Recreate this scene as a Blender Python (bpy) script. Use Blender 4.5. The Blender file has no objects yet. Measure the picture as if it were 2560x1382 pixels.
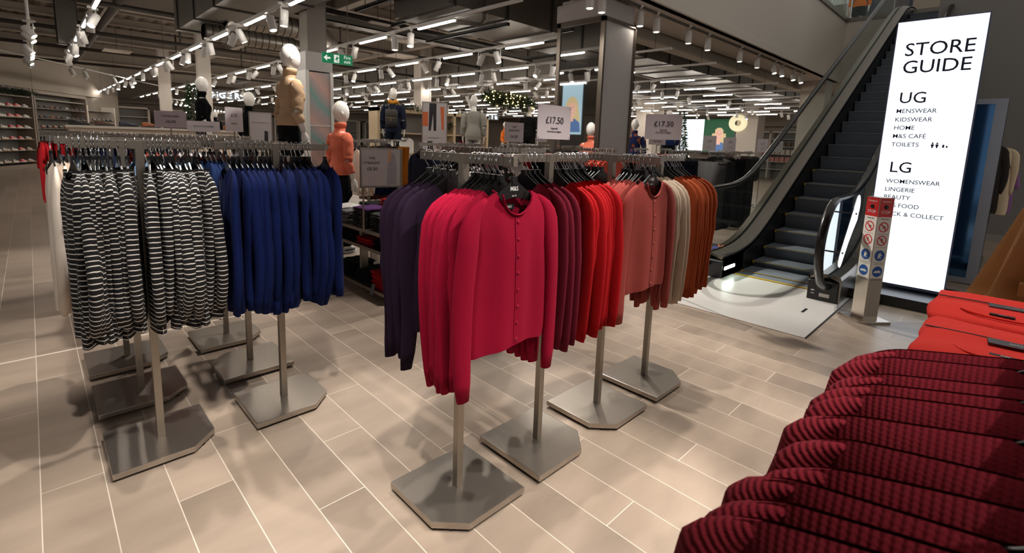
import bpy, bmesh, math, random
from math import sin, cos, pi, radians, sqrt, exp, log
from mathutils import Vector, Matrix, noise
S = bpy.context.scene
COL = S.collection
R = random.Random(7)

# ---------------------------------------------------------------- camera
# x runs along the tile joints to the far right corner, y along the planks to the far left; metres
cam_d = bpy.data.cameras.new('camera')
cam = bpy.data.objects.new('camera', cam_d)
COL.objects.link(cam)
cam.matrix_world = Matrix(((0.714, 0.078, -0.696, 0.0), (-0.700, 0.128, -0.703, 0.0), (0.034, 0.989, 0.146, 1.5), (0, 0, 0, 1)))
cam_d.sensor_width = 36.0
cam_d.lens = 36.0 * 1217.0 / 2560.0
cam_d.shift_y = -(691.0 - 532.6) / 2560.0
cam_d.clip_start = 0.05
cam_d.clip_end = 200
cam_d.dof.use_dof = True
cam_d.dof.focus_distance = 2.6
cam_d.dof.aperture_fstop = 5.0
S.camera = cam

# ---------------------------------------------------------------- world, exposure
S.view_settings.view_transform = 'Standard'
S.view_settings.look = 'None'
S.view_settings.gamma = 1.0
S.view_settings.use_curve_mapping = False
S.view_settings.exposure = 1.0
W = bpy.data.worlds.new('world')
S.world = W
W.use_nodes = True
W.node_tree.nodes['Background'].inputs[0].default_value = (1.0, 0.95, 0.88, 1)
W.node_tree.nodes['Background'].inputs[1].default_value = 0.2
cy = S.cycles
cy.max_bounces = 6
cy.diffuse_bounces = 3
cy.glossy_bounces = 4
cy.transmission_bounces = 5
cy.transparent_max_bounces = 10
cy.caustics_reflective = False
cy.caustics_refractive = False
cy.sample_clamp_indirect = 4.0
cy.use_denoising = True
cy.use_adaptive_sampling = True
cy.adaptive_threshold = 0.02
STRIP_E = 28.0          # glow of the linear tubes
SPOT_W = 60.0           # watts of one track spotlight
def spot(loc, to, watts=SPOT_W, size=46, blend=0.5, col=(1, 0.935, 0.855), rad=0.035):
    l = bpy.data.lights.new('spot_lamp', 'SPOT')
    l.energy = watts * 1.12; l.spot_size = radians(size); l.spot_blend = blend; l.color = col; l.shadow_soft_size = rad
    o = bpy.data.objects.new('spot_lamp', l); COL.objects.link(o)
    o.location = loc
    o.rotation_euler = (Vector(to) - Vector(loc)).to_track_quat('-Z', 'Y').to_euler()
    return o
# track spotlights over the racks at the front of the shop, along the tracks above the picture's upper edge
for loc, to, w in [
    ((0.73, 1.2, 3.0), (0.75, 2.2, 0.3), 85), ((0.73, 3.2, 3.0), (0.45, 2.75, 0.6), 70), ((0.0, 2.4, 3.0), (0.1, 3.2, 0), 60), ((-0.6, 3.9, 3.0), (-0.2, 4.6, 0), 70),
    ((0.1, 0.9, 3.0), (0.5, 1.7, 0), 80), ((2.35, 0.4, 3.0), (1.35, 1.15, 0.5), 95), ((1.6, -0.2, 3.0), (1.2, 1.0, 0.6), 80), ((2.35, 2.4, 3.0), (1.5, 1.7, 0.4), 75),
    ((2.35, 3.6, 3.0), (1.5, 3.2, 0), 80), ((2.35, 1.5, 3.0), (2.2, 1.0, 0.4), 75), ((3.6, 0.6, 3.0), (2.8, 1.1, 0.3), 80), ((3.2, 2.5, 3.0), (3.0, 1.6, 0.4), 70),
    ((0.9, -0.9, 3.0), (0.9, 0.5, 0.0), 70), ((1.05, 0.25, 3.0), (1.05, 0.0, 1.0), 34), ((2.75, 0.1, 3.0), (2.5, 0.0, 0.9), 50), ((4.05, 4.4, 3.0), (2.9, 4.2, 0.5), 75),
    ((2.35, 5.2, 3.0), (2.1, 5.7, 1.9), 45), ((1.2, 4.9, 3.0), (0.6, 4.4, 0.4), 80), ((-0.5, 6.4, 3.0), (-0.3, 7.0, 0), 90), ((3.4, 5.4, 3.0), (2.8, 6.0, 1.4), 45),
    ((5.2, 4.3, 3.3), (5.0, 1.7, 0.0), 260), ((6.5, 4.1, 3.3), (6.2, 1.9, 0.0), 170), ((4.6, 3.9, 3.3), (3.6, 2.6, 0.2), 80), ((8.0, 3.9, 3.3), (8.5, 3.8, 0.4), 90)]:
    spot(loc, to, w)

# ---------------------------------------------------------------- materials
def lin(c):
    return tuple((x / 12.92 if x <= 0.04045 else ((x + 0.055) / 1.055) ** 2.4) for x in (v / 255.0 for v in c)) + (1.0,)
MATS = {}
def mat(name, rgb, rough=0.6, metal=0.0, bump=0.0, bscale=60.0, emit=0.0, ergb=None, sheen=0.0, trans=0.0, vary=0.0, spec=0.5, alpha=1.0, coat=0.0):
    if name in MATS: return MATS[name]
    m = bpy.data.materials.new(name); m.use_nodes = True
    nt = m.node_tree; b = nt.nodes['Principled BSDF']
    c = lin(rgb)
    b.inputs['Base Color'].default_value = c
    b.inputs['Roughness'].default_value = rough
    b.inputs['Metallic'].default_value = metal
    b.inputs['Specular IOR Level'].default_value = spec
    b.inputs['Alpha'].default_value = alpha
    if coat: b.inputs['Coat Weight'].default_value = coat
    if sheen:
        b.inputs['Sheen Weight'].default_value = sheen; b.inputs['Sheen Roughness'].default_value = 0.5
        b.inputs['Sheen Tint'].default_value = c
    if trans: b.inputs['Transmission Weight'].default_value = trans
    if emit:
        b.inputs['Emission Color'].default_value = lin(ergb or rgb); b.inputs['Emission Strength'].default_value = emit
    if bump or vary:
        tc = nt.nodes.new('ShaderNodeTexCoord'); n = nt.nodes.new('ShaderNodeTexNoise')
        n.inputs['Scale'].default_value = bscale; n.inputs['Detail'].default_value = 3
        nt.links.new(tc.outputs['Object'], n.inputs['Vector'])
        if bump:
            bp = nt.nodes.new('ShaderNodeBump'); bp.inputs['Strength'].default_value = bump; bp.inputs['Distance'].default_value = 0.004
            nt.links.new(n.outputs[0], bp.inputs['Height']); nt.links.new(bp.outputs[0], b.inputs['Normal'])
        if vary:
            mx = nt.nodes.new('ShaderNodeMix'); mx.data_type = 'RGBA'
            mx.inputs['A'].default_value = tuple(v * (1 - vary) for v in c[:3]) + (1,)
            mx.inputs['B'].default_value = tuple(min(1, v * (1 + vary)) for v in c[:3]) + (1,)
            nt.links.new(n.outputs[0], mx.inputs['Factor']); nt.links.new(mx.outputs['Result'], b.inputs['Base Color'])
    MATS[name] = m
    return m
def knit(name, rgb, vary=0.12): return mat(name, rgb, rough=0.95, bump=0.25, bscale=420, sheen=0.12, vary=vary, spec=0.2)

def nodes_of(name, rough=0.6, metal=0.0):
    m = bpy.data.materials.new(name); m.use_nodes = True
    nt = m.node_tree; b = nt.nodes['Principled BSDF']
    b.inputs['Roughness'].default_value = rough; b.inputs['Metallic'].default_value = metal
    MATS[name] = m
    def N(t, **k):
        n = nt.nodes.new(t)
        for a, v in k.items(): setattr(n, a, v)
        return n
    def L(a, b_): nt.links.new(a, b_)
    def M(op, a, b_=None, c=None):
        n = N('ShaderNodeMath', operation=op)
        for i, v in enumerate((a, b_, c)):
            if v is None: continue
            if isinstance(v, (int, float)): n.inputs[i].default_value = v
            else: L(v, n.inputs[i])
        return n.outputs[0]
    def MIX(f, a, b_):
        n = N('ShaderNodeMix', data_type='RGBA')
        for key, v in (('Factor', f), ('A', a), ('B', b_)):
            if isinstance(v, (int, float, tuple)): n.inputs[key].default_value = v
            else: L(v, n.inputs[key])
        return n.outputs['Result']
    return m, b, N, L, M, MIX

# floor: porcelain planks 0.20 x 1.255 m laid in thirds, one wide movement joint across at y = 4.3
def floor_material():
    m, b, N, L, M, MIX = nodes_of('porcelain_planks', 0.36)
    tc = N('ShaderNodeTexCoord'); sp = N('ShaderNodeSeparateXYZ'); L(tc.outputs['Object'], sp.inputs[0])
    x, y = sp.outputs[0], sp.outputs[1]
    u = M('DIVIDE', M('ADD', x, 0.08), 0.2); k = M('FLOOR', u); fu = M('SUBTRACT', u, k)
    ph = M('MULTIPLY', M('FLOORED_MODULO', M('ADD', k, 1.0), 3.0), 0.4183)
    v = M('DIVIDE', M('SUBTRACT', M('SUBTRACT', y, 0.94), ph), 1.255); j = M('FLOOR', v); fv = M('SUBTRACT', v, j)
    du = M('MULTIPLY', M('MINIMUM', fu, M('SUBTRACT', 1.0, fu)), 0.2)
    dv = M('MULTIPLY', M('MINIMUM', fv, M('SUBTRACT', 1.0, fv)), 1.255)
    g = M('LESS_THAN', M('MINIMUM', du, dv), 0.0019)
    mj = M('LESS_THAN', M('ABSOLUTE', M('SUBTRACT', y, 4.3)), 0.011)
    g = M('MAXIMUM', g, mj)
    cv = N('ShaderNodeCombineXYZ'); L(k, cv.inputs[0]); L(j, cv.inputs[1])
    wn = N('ShaderNodeTexWhiteNoise', noise_dimensions='3D'); L(cv.outputs[0], wn.inputs['Vector'])
    # cloudy streaks, a different patch for every plank
    mp = N('ShaderNodeVectorMath', operation='MULTIPLY'); L(tc.outputs['Object'], mp.inputs[0]); mp.inputs[1].default_value = (1.6, 5.0, 1)
    ad = N('ShaderNodeVectorMath', operation='ADD'); L(mp.outputs[0], ad.inputs[0])
    sc = N('ShaderNodeVectorMath', operation='SCALE'); L(wn.outputs['Color'], sc.inputs[0]); sc.inputs['Scale'].default_value = 30.0
    L(sc.outputs[0], ad.inputs[1])
    n1 = N('ShaderNodeTexNoise'); n1.inputs['Scale'].default_value = 1.3; n1.inputs['Detail'].default_value = 5; L(ad.outputs[0], n1.inputs['Vector'])
    n2 = N('ShaderNodeTexNoise'); n2.inputs['Scale'].default_value = 180; L(tc.outputs['Object'], n2.inputs['Vector'])
    f = M('ADD', M('MULTIPLY', n1.outputs[0], 0.85), M('MULTIPLY', wn.outputs['Value'], 0.36))
    f = M('ADD', f, M('MULTIPLY', n2.outputs[0], 0.10))
    f = M('SUBTRACT', f, 0.15)
    c = MIX(f, lin((126, 112, 100)), lin((188, 168, 150)))
    c = MIX(g, c, lin((216, 204, 188)))
    L(c, b.inputs['Base Color'])
    L(M('ADD', M('MULTIPLY', g, 0.3), M('ADD', M('MULTIPLY', n1.outputs[0], 0.12), 0.28)), b.inputs['Roughness'])
    bp = N('ShaderNodeBump'); bp.inputs['Strength'].default_value = 0.25; bp.inputs['Distance'].default_value = 0.002
    L(M('SUBTRACT', 1.0, g), bp.inputs['Height']); L(bp.outputs[0], b.inputs['Normal'])
    return m
def stripe_material(name, c0, c1, period, duty, axis='uv'):
    m, b, N, L, M, MIX = nodes_of(name, 0.95)
    uv = N('ShaderNodeUVMap'); sp = N('ShaderNodeSeparateXYZ'); L(uv.outputs[0], sp.inputs[0])
    n = N('ShaderNodeTexNoise'); n.inputs['Scale'].default_value = 9; L(uv.outputs[0], n.inputs['Vector'])
    t = M('ADD', sp.outputs[1], M('MULTIPLY', n.outputs[0], 0.006))
    f = M('LESS_THAN', M('FRACT', M('DIVIDE', t, period)), duty)
    L(MIX(f, lin(c0), lin(c1)), b.inputs['Base Color'])
    return m
def print_material(name, c0, c1, scale, lo, hi):
    m, b, N, L, M, MIX = nodes_of(name, 0.9)
    uv = N('ShaderNodeTexCoord')
    v = N('ShaderNodeTexVoronoi'); v.inputs['Scale'].default_value = scale; L(uv.outputs['Object'], v.inputs['Vector'])
    mr = N('ShaderNodeMapRange'); mr.inputs['From Min'].default_value = lo; mr.inputs['From Max'].default_value = hi
    L(v.outputs['Distance'], mr.inputs['Value'])
    L(MIX(mr.outputs[0], lin(c1), lin(c0)), b.inputs['Base Color'])
    return m
def rib_material(name, rgb):
    m, b, N, L, M, MIX = nodes_of(name, 0.95)
    uv = N('ShaderNodeUVMap'); sp = N('ShaderNodeSeparateXYZ'); L(uv.outputs[0], sp.inputs[0])
    zig = M('MULTIPLY', M('ABSOLUTE', M('SUBTRACT', M('FRACT', M('DIVIDE', sp.outputs[0], 0.0105)), 0.5)), 0.006)
    row = M('SINE', M('MULTIPLY', M('ADD', sp.outputs[1], zig), 2 * pi / 0.0075))
    ribs = M('SINE', M('MULTIPLY', sp.outputs[0], 2 * pi / 0.0105))
    h = M('ADD', M('MULTIPLY', row, 0.06), M('MULTIPLY', ribs, 0.6))
    L(MIX(M('ADD', M('MULTIPLY', h, 0.5), 0.5), lin(tuple(v * 0.90 for v in rgb)), lin(rgb)), b.inputs['Base Color'])
    bp = N('ShaderNodeBump'); bp.inputs['Strength'].default_value = 0.5; bp.inputs['Distance'].default_value = 0.004
    L(h, bp.inputs['Height']); L(bp.outputs[0], b.inputs['Normal'])
    b.inputs['Sheen Weight'].default_value = 0.3; b.inputs['Sheen Tint'].default_value = lin(rgb); b.inputs['Specular IOR Level'].default_value = 0.2
    return m
def corrugated_material():
    m, b, N, L, M, MIX = nodes_of('corrugated_deck', 0.6)
    tc = N('ShaderNodeTexCoord'); sp = N('ShaderNodeSeparateXYZ'); L(tc.outputs['Object'], sp.inputs[0])
    f = M('FRACT', M('DIVIDE', sp.outputs[0], 0.3))
    h = M('MULTIPLY', M('SMOOTH_MIN', f, M('SUBTRACT', 1.0, f), 0.1), 2.0)
    L(MIX(M('GREATER_THAN', h, 0.35), lin((92, 84, 76)), lin((132, 122, 112))), b.inputs['Base Color'])
    bp = N('ShaderNodeBump'); bp.inputs['Strength'].default_value = 0.8; bp.inputs['Distance'].default_value = 0.05
    L(h, bp.inputs['Height']); L(bp.outputs[0], b.inputs['Normal'])
    return m
def comb_material(name, c0, c1, period):
    # fine grooves running away from the viewer, used on steps and comb plates
    m, b, N, L, M, MIX = nodes_of(name, 0.5, 0.0)
    tc = N('ShaderNodeTexCoord'); sp = N('ShaderNodeSeparateXYZ'); L(tc.outputs['Object'], sp.inputs[0])
    f = M('FRACT', M('DIVIDE', sp.outputs[1], period))
    L(MIX(M('LESS_THAN', f, 0.45), lin(c0), lin(c1)), b.inputs['Base Color'])
    return m
def brushed_material(name, rgb, rough, along=1, metal=1.0, amt=0.25):
    m, b, N, L, M, MIX = nodes_of(name, rough, metal)
    tc = N('ShaderNodeTexCoord'); mp = N('ShaderNodeVectorMath', operation='MULTIPLY'); L(tc.outputs['Object'], mp.inputs[0])
    mp.inputs[1].default_value = {0: (1.5, 160, 160), 1: (160, 1.5, 160), 2: (160, 160, 1.5)}[along]
    n = N('ShaderNodeTexNoise'); n.inputs['Scale'].default_value = 1.0; L(mp.outputs[0], n.inputs['Vector'])
    L(MIX(n.outputs[0], lin(tuple(v * (1 - amt) for v in rgb)), lin(tuple(min(255, v * (1 + amt)) for v in rgb))), b.inputs['Base Color'])
    L(M('ADD', M('MULTIPLY', n.outputs[0], amt * .7), rough - amt * .35), b.inputs['Roughness'])
    return m

FLOOR = floor_material()
DECK = corrugated_material()
RACK = mat('rack_metal', (150, 141, 130), 0.34, 0.85, vary=0.04, bscale=90)
RACKB = mat('base_plate_metal', (178, 169, 158), 0.3, 0.85, vary=0.03, bscale=40)
CHROME = mat('chrome', (225, 225, 228), 0.12, 1.0)
PLASTIC = mat('black_plastic', (16, 15, 16), 0.28)
BLACK = mat('black_matt', (14, 14, 15), 0.6)
WHITE = mat('white_paint', (228, 224, 218), 0.5)
FITTING = mat('fitting_white', (222, 219, 215), 0.45)
GLOW = mat('tube_glow', (255, 250, 242), 0.5, emit=STRIP_E, ergb=(255, 247, 236))
LAMPGLOW = mat('lamp_glow', (255, 250, 240), 0.5, emit=22.0, ergb=(255, 244, 228))
WALL = mat('wall_paint', (172, 158, 143), 0.85)
WALLD = mat('wall_paint_taupe', (150, 139, 127), 0.85)
WALLG = mat('wall_paint_grey', (128, 124, 120), 0.8)
SOFFIT = mat('soffit_paint', (215, 205, 194), 0.8)
STEEL = mat('painted_steel', (170, 160, 148), 0.6)
PIPE = mat('dark_pipe', (70, 62, 56), 0.55)
DUCT = mat('galvanised_duct', (120, 115, 108), 0.42, 0.6, vary=0.12, bscale=5)
DUCTD = mat('duct_strap', (58, 56, 54), 0.5, 0.5)
SIGNW = mat('sign_card', (200, 190, 194), 0.45)
INK = mat('sign_ink', (60, 54, 60), 0.6)
MANN = mat('mannequin_white', (240, 236, 230), 0.28, coat=0.2)
GLASS = mat('clear_glass', (210, 226, 220), 0.02, trans=1.0, spec=0.5)
GLASS.node_tree.nodes['Principled BSDF'].inputs['IOR'].default_value = 1.01
def thin_glass(name, tint, gloss):
    m = bpy.data.materials.new(name); m.use_nodes = True
    nt = m.node_tree
    for n in list(nt.nodes):
        if n.type == 'BSDF_PRINCIPLED': nt.nodes.remove(n)
    out = [n for n in nt.nodes if n.type == 'OUTPUT_MATERIAL'][0]
    t = nt.nodes.new('ShaderNodeBsdfTransparent'); t.inputs[0].default_value = lin(tint)
    g = nt.nodes.new('ShaderNodeBsdfGlossy'); g.inputs['Roughness'].default_value = 0.02; g.inputs[0].default_value = (0.9, 0.95, 0.93, 1)
    fr = nt.nodes.new('ShaderNodeFresnel'); fr.inputs[0].default_value = 1.45
    ml = nt.nodes.new('ShaderNodeMath'); ml.operation = 'MULTIPLY'; ml.inputs[1].default_value = gloss
    mx = nt.nodes.new('ShaderNodeMixShader')
    geo = nt.nodes.new('ShaderNodeNewGeometry'); inv = nt.nodes.new('ShaderNodeMath'); inv.operation = 'SUBTRACT'; inv.inputs[0].default_value = gloss
    nt.links.new(geo.outputs['Backfacing'], inv.inputs[1]); inv.use_clamp = True; nt.links.new(inv.outputs[0], ml.inputs[1])
    nt.links.new(fr.outputs[0], ml.inputs[0]); nt.links.new(ml.outputs[0], mx.inputs[0])
    nt.links.new(t.outputs[0], mx.inputs[1]); nt.links.new(g.outputs[0], mx.inputs[2]); nt.links.new(mx.outputs[0], out.inputs[0])
    return m
GLAZE = thin_glass('balustrade_glass', (243, 248, 245), 1.8)
GLAZEL = thin_glass('clear_balustrade_glass', (246, 250, 248), 0.7)
ACRYL = thin_glass('acrylic', (246, 246, 250), 1.0)

# ---------------------------------------------------------------- mesh helpers
class MB:
    """collects boxes, prisms, tubes and lofts; build() links them as ONE mesh object"""
    def __init__(s): s.v = []; s.f = []; s.mi = []; s.uv = {}; s.m = 0; s.T = None
    def pt(s, p):
        p = Vector(p)
        if s.T is not None: p = s.T @ p
        s.v.append(p); return len(s.v) - 1
    def face(s, idx): s.f.append(tuple(idx)); s.mi.append(s.m)
    def box(s, x0, x1, y0, y1, z0, z1):
        i = [s.pt((x, y, z)) for z in (z0, z1) for y in (y0, y1) for x in (x0, x1)]
        for q in ((0, 2, 3, 1), (4, 5, 7, 6), (0, 1, 5, 4), (2, 6, 7, 3), (0, 4, 6, 2), (1, 3, 7, 5)): s.face([i[k] for k in q])
        return s
    def prism(s, poly, z0, z1, axis='z'):
        def P(a, b, c): return {'z': (a, b, c), 'y': (a, c, b), 'x': (c, a, b)}[axis]
        n = len(poly)
        lo = [s.pt(P(a, b, z0)) for a, b in poly]; hi = [s.pt(P(a, b, z1)) for a, b in poly]
        s.face(lo[::-1]); s.face(hi)
        for i in range(n): j = (i + 1) % n; s.face((lo[i], lo[j], hi[j], hi[i]))
        return s
    def grid(s, rows, closed=False, cap0=False, cap1=False, uvs=None):
        ids = [[s.pt(p) for p in r] for r in rows]
        n = len(rows[0]); base = len(s.f)
        for a in range(len(ids) - 1):
            for b in range(n if closed else n - 1):
                c = (b + 1) % n
                s.face((ids[a][b], ids[a][c], ids[a + 1][c], ids[a + 1][b]))
                if uvs:
                    s.uv[len(s.f) - 1] = (uvs[a][b], uvs[a][c] if c else uvs[a][b], uvs[a + 1][c] if c else uvs[a + 1][b], uvs[a + 1][b])
        if cap0: s.face(ids[0][::-1])
        if cap1: s.face(ids[-1])
        return ids
    def tube(s, pts, r, n=8, cap=True, flat=1.0):
        pts = [Vector(p) for p in pts]; m = len(pts)
        rr = r if isinstance(r, (list, tuple)) else [r] * m
        rows = []; up = Vector((0, 0, 1))
        for i, p in enumerate(pts):
            d = (pts[min(i + 1, m - 1)] - pts[max(i - 1, 0)]).normalized()
            a = d.cross(up)
            if a.length < 1e-3: a = d.cross(Vector((0, 1, 0)))
            a.normalize(); b = d.cross(a).normalized()
            rows.append([p + a * (rr[i] * cos(2 * pi * k / n)) + b * (rr[i] * flat * sin(2 * pi * k / n)) for k in range(n)])
        s.grid(rows, True, cap, cap)
        return s
    def cyl(s, p0, p1, r, n=12): return s.tube([p0, p1], r, n)
    def lathe(s, prof, n=20, c=(0, 0, 0)):
        s.grid([[(c[0] + r * cos(2 * pi * k / n), c[1] + r * sin(2 * pi * k / n), c[2] + z) for k in range(n)] for r, z in prof], True, True, True)
        return s
    def ball(s, c, rx, ry, rz, n=12, m=8):
        rows = [[(c[0] + rx * sin(pi * (i + .01) / (m + .02)) * cos(2 * pi * k / n), c[1] + ry * sin(pi * (i + .01) / (m + .02)) * sin(2 * pi * k / n), c[2] + rz * cos(pi * i / m)) for k in range(n)] for i in range(m + 1)]
        s.grid(rows[::-1], True, True, True); return s
    def mesh(s, name, mats, smooth=False, bevel=0.0):
        me = bpy.data.meshes.new(name)
        me.from_pydata([tuple(p) for p in s.v], [], s.f)
        for m in (mats if isinstance(mats, (list, tuple)) else [mats]): me.materials.append(m)
        if any(s.mi): me.polygons.foreach_set('material_index', s.mi)
        if s.uv:
            ul = me.uv_layers.new(name='UVMap')
            for pi_, c in s.uv.items():
                for li, uvc in zip(me.polygons[pi_].loop_indices, c): ul.data[li].uv = uvc
        if smooth: me.polygons.foreach_set('use_smooth', [True] * len(me.polygons))
        me.update()
        if bevel:
            bm = bmesh.new(); bm.from_mesh(me)
            es = [e for e in bm.edges if len(e.link_faces) == 2 and e.calc_face_angle(0) > 0.5]
            bmesh.ops.bevel(bm, geom=es, offset=bevel, segments=2, affect='EDGES', profile=0.7, clamp_overlap=True)
            bm.to_mesh(me); bm.free()
        return me
    def build(s, name, mats, parent=None, smooth=False, bevel=0.0, loc=None, rot=None):
        return link(name, s.mesh(name, mats, smooth, bevel), parent, loc, rot)
def link(name, data, parent=None, loc=None, rot=None):
    o = bpy.data.objects.new(name, data); COL.objects.link(o)
    if loc is not None: o.location = loc
    if rot is not None: o.rotation_euler = rot
    if parent is not None: o.parent = parent
    return o
def bx(*a): return MB().box(*a)
def tag(o, label, cat, group=None, kind=None):
    o['label'] = label; o['category'] = cat
    if group: o['group'] = group
    if kind: o['kind'] = kind
    return o
def thing(name, label, cat, loc=(0, 0, 0), rz=0.0, group=None):
    o = bpy.data.objects.new(name, None); COL.objects.link(o)
    o.location = loc; o.rotation_euler = (0, 0, rz); o.empty_display_size = 0.1
    return tag(o, label, cat, group)
def struct(o, label=None):
    o['kind'] = 'structure'
    if label: o['label'] = label
    return o
KIDS = {}
def kids(o):
    if o.name not in KIDS: KIDS[o.name] = list(o.children)
    return KIDS[o.name]
def dup(o, loc=None, rz=None, label=None, group=None, parent=None, mats=None):
    c = o.copy(); COL.objects.link(c)
    if parent is not None: c.parent = parent
    if loc is not None: c.location = loc
    if rz is not None: c.rotation_euler = (0, 0, rz)
    if label: c['label'] = label
    if group: c['group'] = group
    if mats: recolour(c, mats)
    for ch in kids(o): dup(ch, parent=c, mats=mats)
    return c
def recolour(o, mats):
    for s in o.material_slots:
        if s.material and s.material.name in mats:
            new = mats[s.material.name]; s.link = 'OBJECT'; s.material = new
def words(s, size, m, parent, M4, align='CENTER', name='lettering', depth=0.0006, spacing=1.0, line=0.9):
    c = bpy.data.curves.new(name, 'FONT'); c.body = s; c.size = size; c.align_x = align; c.align_y = 'TOP_BASELINE'
    c.extrude = depth; c.offset = size * .003 if size > .05 else size * .006; c.space_character = spacing; c.space_line = line; c.resolution_u = 3
    c.materials.append(m)
    tmp = bpy.data.objects.new('tmp', c)
    me = bpy.data.meshes.new_from_object(tmp)
    bpy.data.objects.remove(tmp); bpy.data.curves.remove(c)
    if not me.materials: me.materials.append(m)
    o = link(name, me, parent); o.matrix_local = M4
    return o
def facing(loc, ax, ay=(0, 0, 1)):
    """matrix for flat things: local x along ax, local y along ay, normal towards the viewer"""
    ax = Vector(ax).normalized(); ay = Vector(ay).normalized(); az = ax.cross(ay)
    m = Matrix((ax, ay, az)).transposed().to_4x4(); m.translation = loc
    return m
ORD = 'first second third fourth fifth sixth seventh eighth ninth tenth eleventh twelfth thirteenth fourteenth fifteenth sixteenth seventeenth eighteenth nineteenth twentieth'.split()
def nth(i): return ORD[i] if i < 20 else 'twenty-' + ORD[i - 20]

# ================================================================ the setting
def project(p):
    q = cam.matrix_world.inverted_safe() @ Vector(p)
    if q.z > -0.05: return None
    return (1280 - 1217 * q.x / q.z, 532.6 + 1217 * q.y / q.z, -q.z)
def in_frame(p, m=120):
    q = project(p)
    return q is not None and -m < q[0] < 2560 + m and -m < q[1] < 1382 + m

struct(bx(-8, 42, -6, 46, -0.1, 0.0).build('floor', FLOOR))
struct(bx(-8, 42, 4.45, 46, 4.4, 4.5).build('ceiling', DECK))
struct(bx(-8, 4.8, -6, 4.45, 4.4, 4.5).build('ceiling_front', DECK))
struct(bx(4.8, 30, 3.6, 4.42, 3.4, 3.5).build('ceiling_soffit', SOFFIT))
struct(bx(4.8, 16.0, 3.58, 3.7, 3.5, 5.0).box(4.8, 16.0, 3.56, 3.7, 3.4, 3.52).build('wall_void', SOFFIT))
struct(bx(16.0, 16.12, -0.5, 3.6, 3.4, 5.0).build('wall_void_end', SOFFIT))
struct(bx(16.12, 24, -0.5, 3.6, 3.4, 3.5).build('ceiling_landing', SOFFIT))
struct(bx(4.8, 30, 3.7, 12, 4.86, 4.99).box(16.12, 30, -0.5, 3.7, 4.86, 4.99).build('floor_upper', SOFFIT))
struct(bx(6, 30, 9.0, 9.1, 5.0, 8.2).box(27, 27.1, -0.5, 9, 5.0, 8.2).build('wall_upper', WALLD))
# slim metal edging of the void, along both upper floor edges
struct(bx(4.8, 16.0, 3.54, 3.62, 4.98, 5.08).box(15.98, 16.06, -0.5, 3.6, 4.98, 5.08).build('trim_void', mat('edge_trim', (120, 112, 104), 0.35, 0.8)))
struct(bx(12.4, 12.5, -4.5, 1.31, 0.0, 6.5).build('wall_right_end', WALLG))
struct(bx(12.38, 12.4, -4.5, 1.31, 0.0, 0.12).build('baseboard_right_end', mat('skirting', (150, 145, 140), 0.6)))
struct(bx(-4, 31, 36, 36.2, 0, 4.4).build('wall_back', WALL))
struct(bx(29, 29.2, 4.45, 36, 0, 4.4).build('wall_right', WALL))
struct(bx(28.2, 29, 4.45, 30, 2.75, 4.4).build('wall_right_bulkhead', WALLD))
struct(bx(3.0, 29, 35.2, 36, 2.9, 4.4).build('wall_back_bulkhead', WALLD))
# the shoe wall runs at sixty degrees to the planks
WD = Vector((0.5, 0.866, 0)); WN = Vector((0.866, -0.5, 0)); W0 = Vector((-0.69, 23.07, 0))
RWALL = math.atan2(WD.y, WD.x)
def onwall(s, out, z): return W0 + WD * s + WN * out + Vector((0, 0, z))
w = MB(); w.T = Matrix.Translation(W0) @ Matrix.Rotation(RWALL, 4, 'Z')
w.box(-14, 9, 0.62, 0.8, 0, 4.4); struct(w.build('wall_left', WALLD))
w = MB(); w.T = Matrix.Translation(W0) @ Matrix.Rotation(RWALL, 4, 'Z')
w.box(-14, 6.2, -0.05, 0.62, 2.75, 4.4); struct(w.build('wall_left_bulkhead', WALLD))
# steel beam along the edge of the soffit and the roof steelwork
def ibeam(x0, x1, y0, y1, z0, z1, along):
    m = MB()
    if along == 'x':
        yc = (y0 + y1) / 2
        m.box(x0, x1, y0, y1, z0, z0 + .03); m.box(x0, x1, y0, y1, z1 - .03, z1); m.box(x0, x1, yc - .015, yc + .015, z0 + .03, z1 - .03)
    else:
        xc = (x0 + x1) / 2
        m.box(x0, x1, y0, y1, z0, z0 + .03); m.box(x0, x1, y0, y1, z1 - .03, z1); m.box(xc - .015, xc + .015, y0, y1, z0 + .03, z1 - .03)
    return m
FIRE = mat('sprayed_steel', (186, 176, 160), 0.95, bump=0.6, bscale=30)
struct(ibeam(6.2, 29, 4.42, 4.66, 3.2, 3.48, 'x').build('beam_soffit', FIRE))
for i, y in enumerate((8.2, 13.5, 19.0, 25.0, 31.0)):
    struct(ibeam(-3, 29, y - .12, y + .12, 3.95, 4.38, 'x').build('beam_cross', STEEL))
for i, x in enumerate((1.5, 4.9, 8.4, 12.0, 15.6, 19.2, 23.0, 26.5)):
    struct(ibeam(x - .09, x + .09, 4.7, 36, 4.1, 4.39, 'y').build('beam_long', STEEL))
for k, y in enumerate((5.6, 6.9, 10.6, 12.0, 15.4, 17.2, 21, 23, 27.5, 29.5)):
    struct(ibeam(-3, 29, y - .05, y + .05, 4.2, 4.395, 'x').build('beam_purlin', STEEL))

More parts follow.
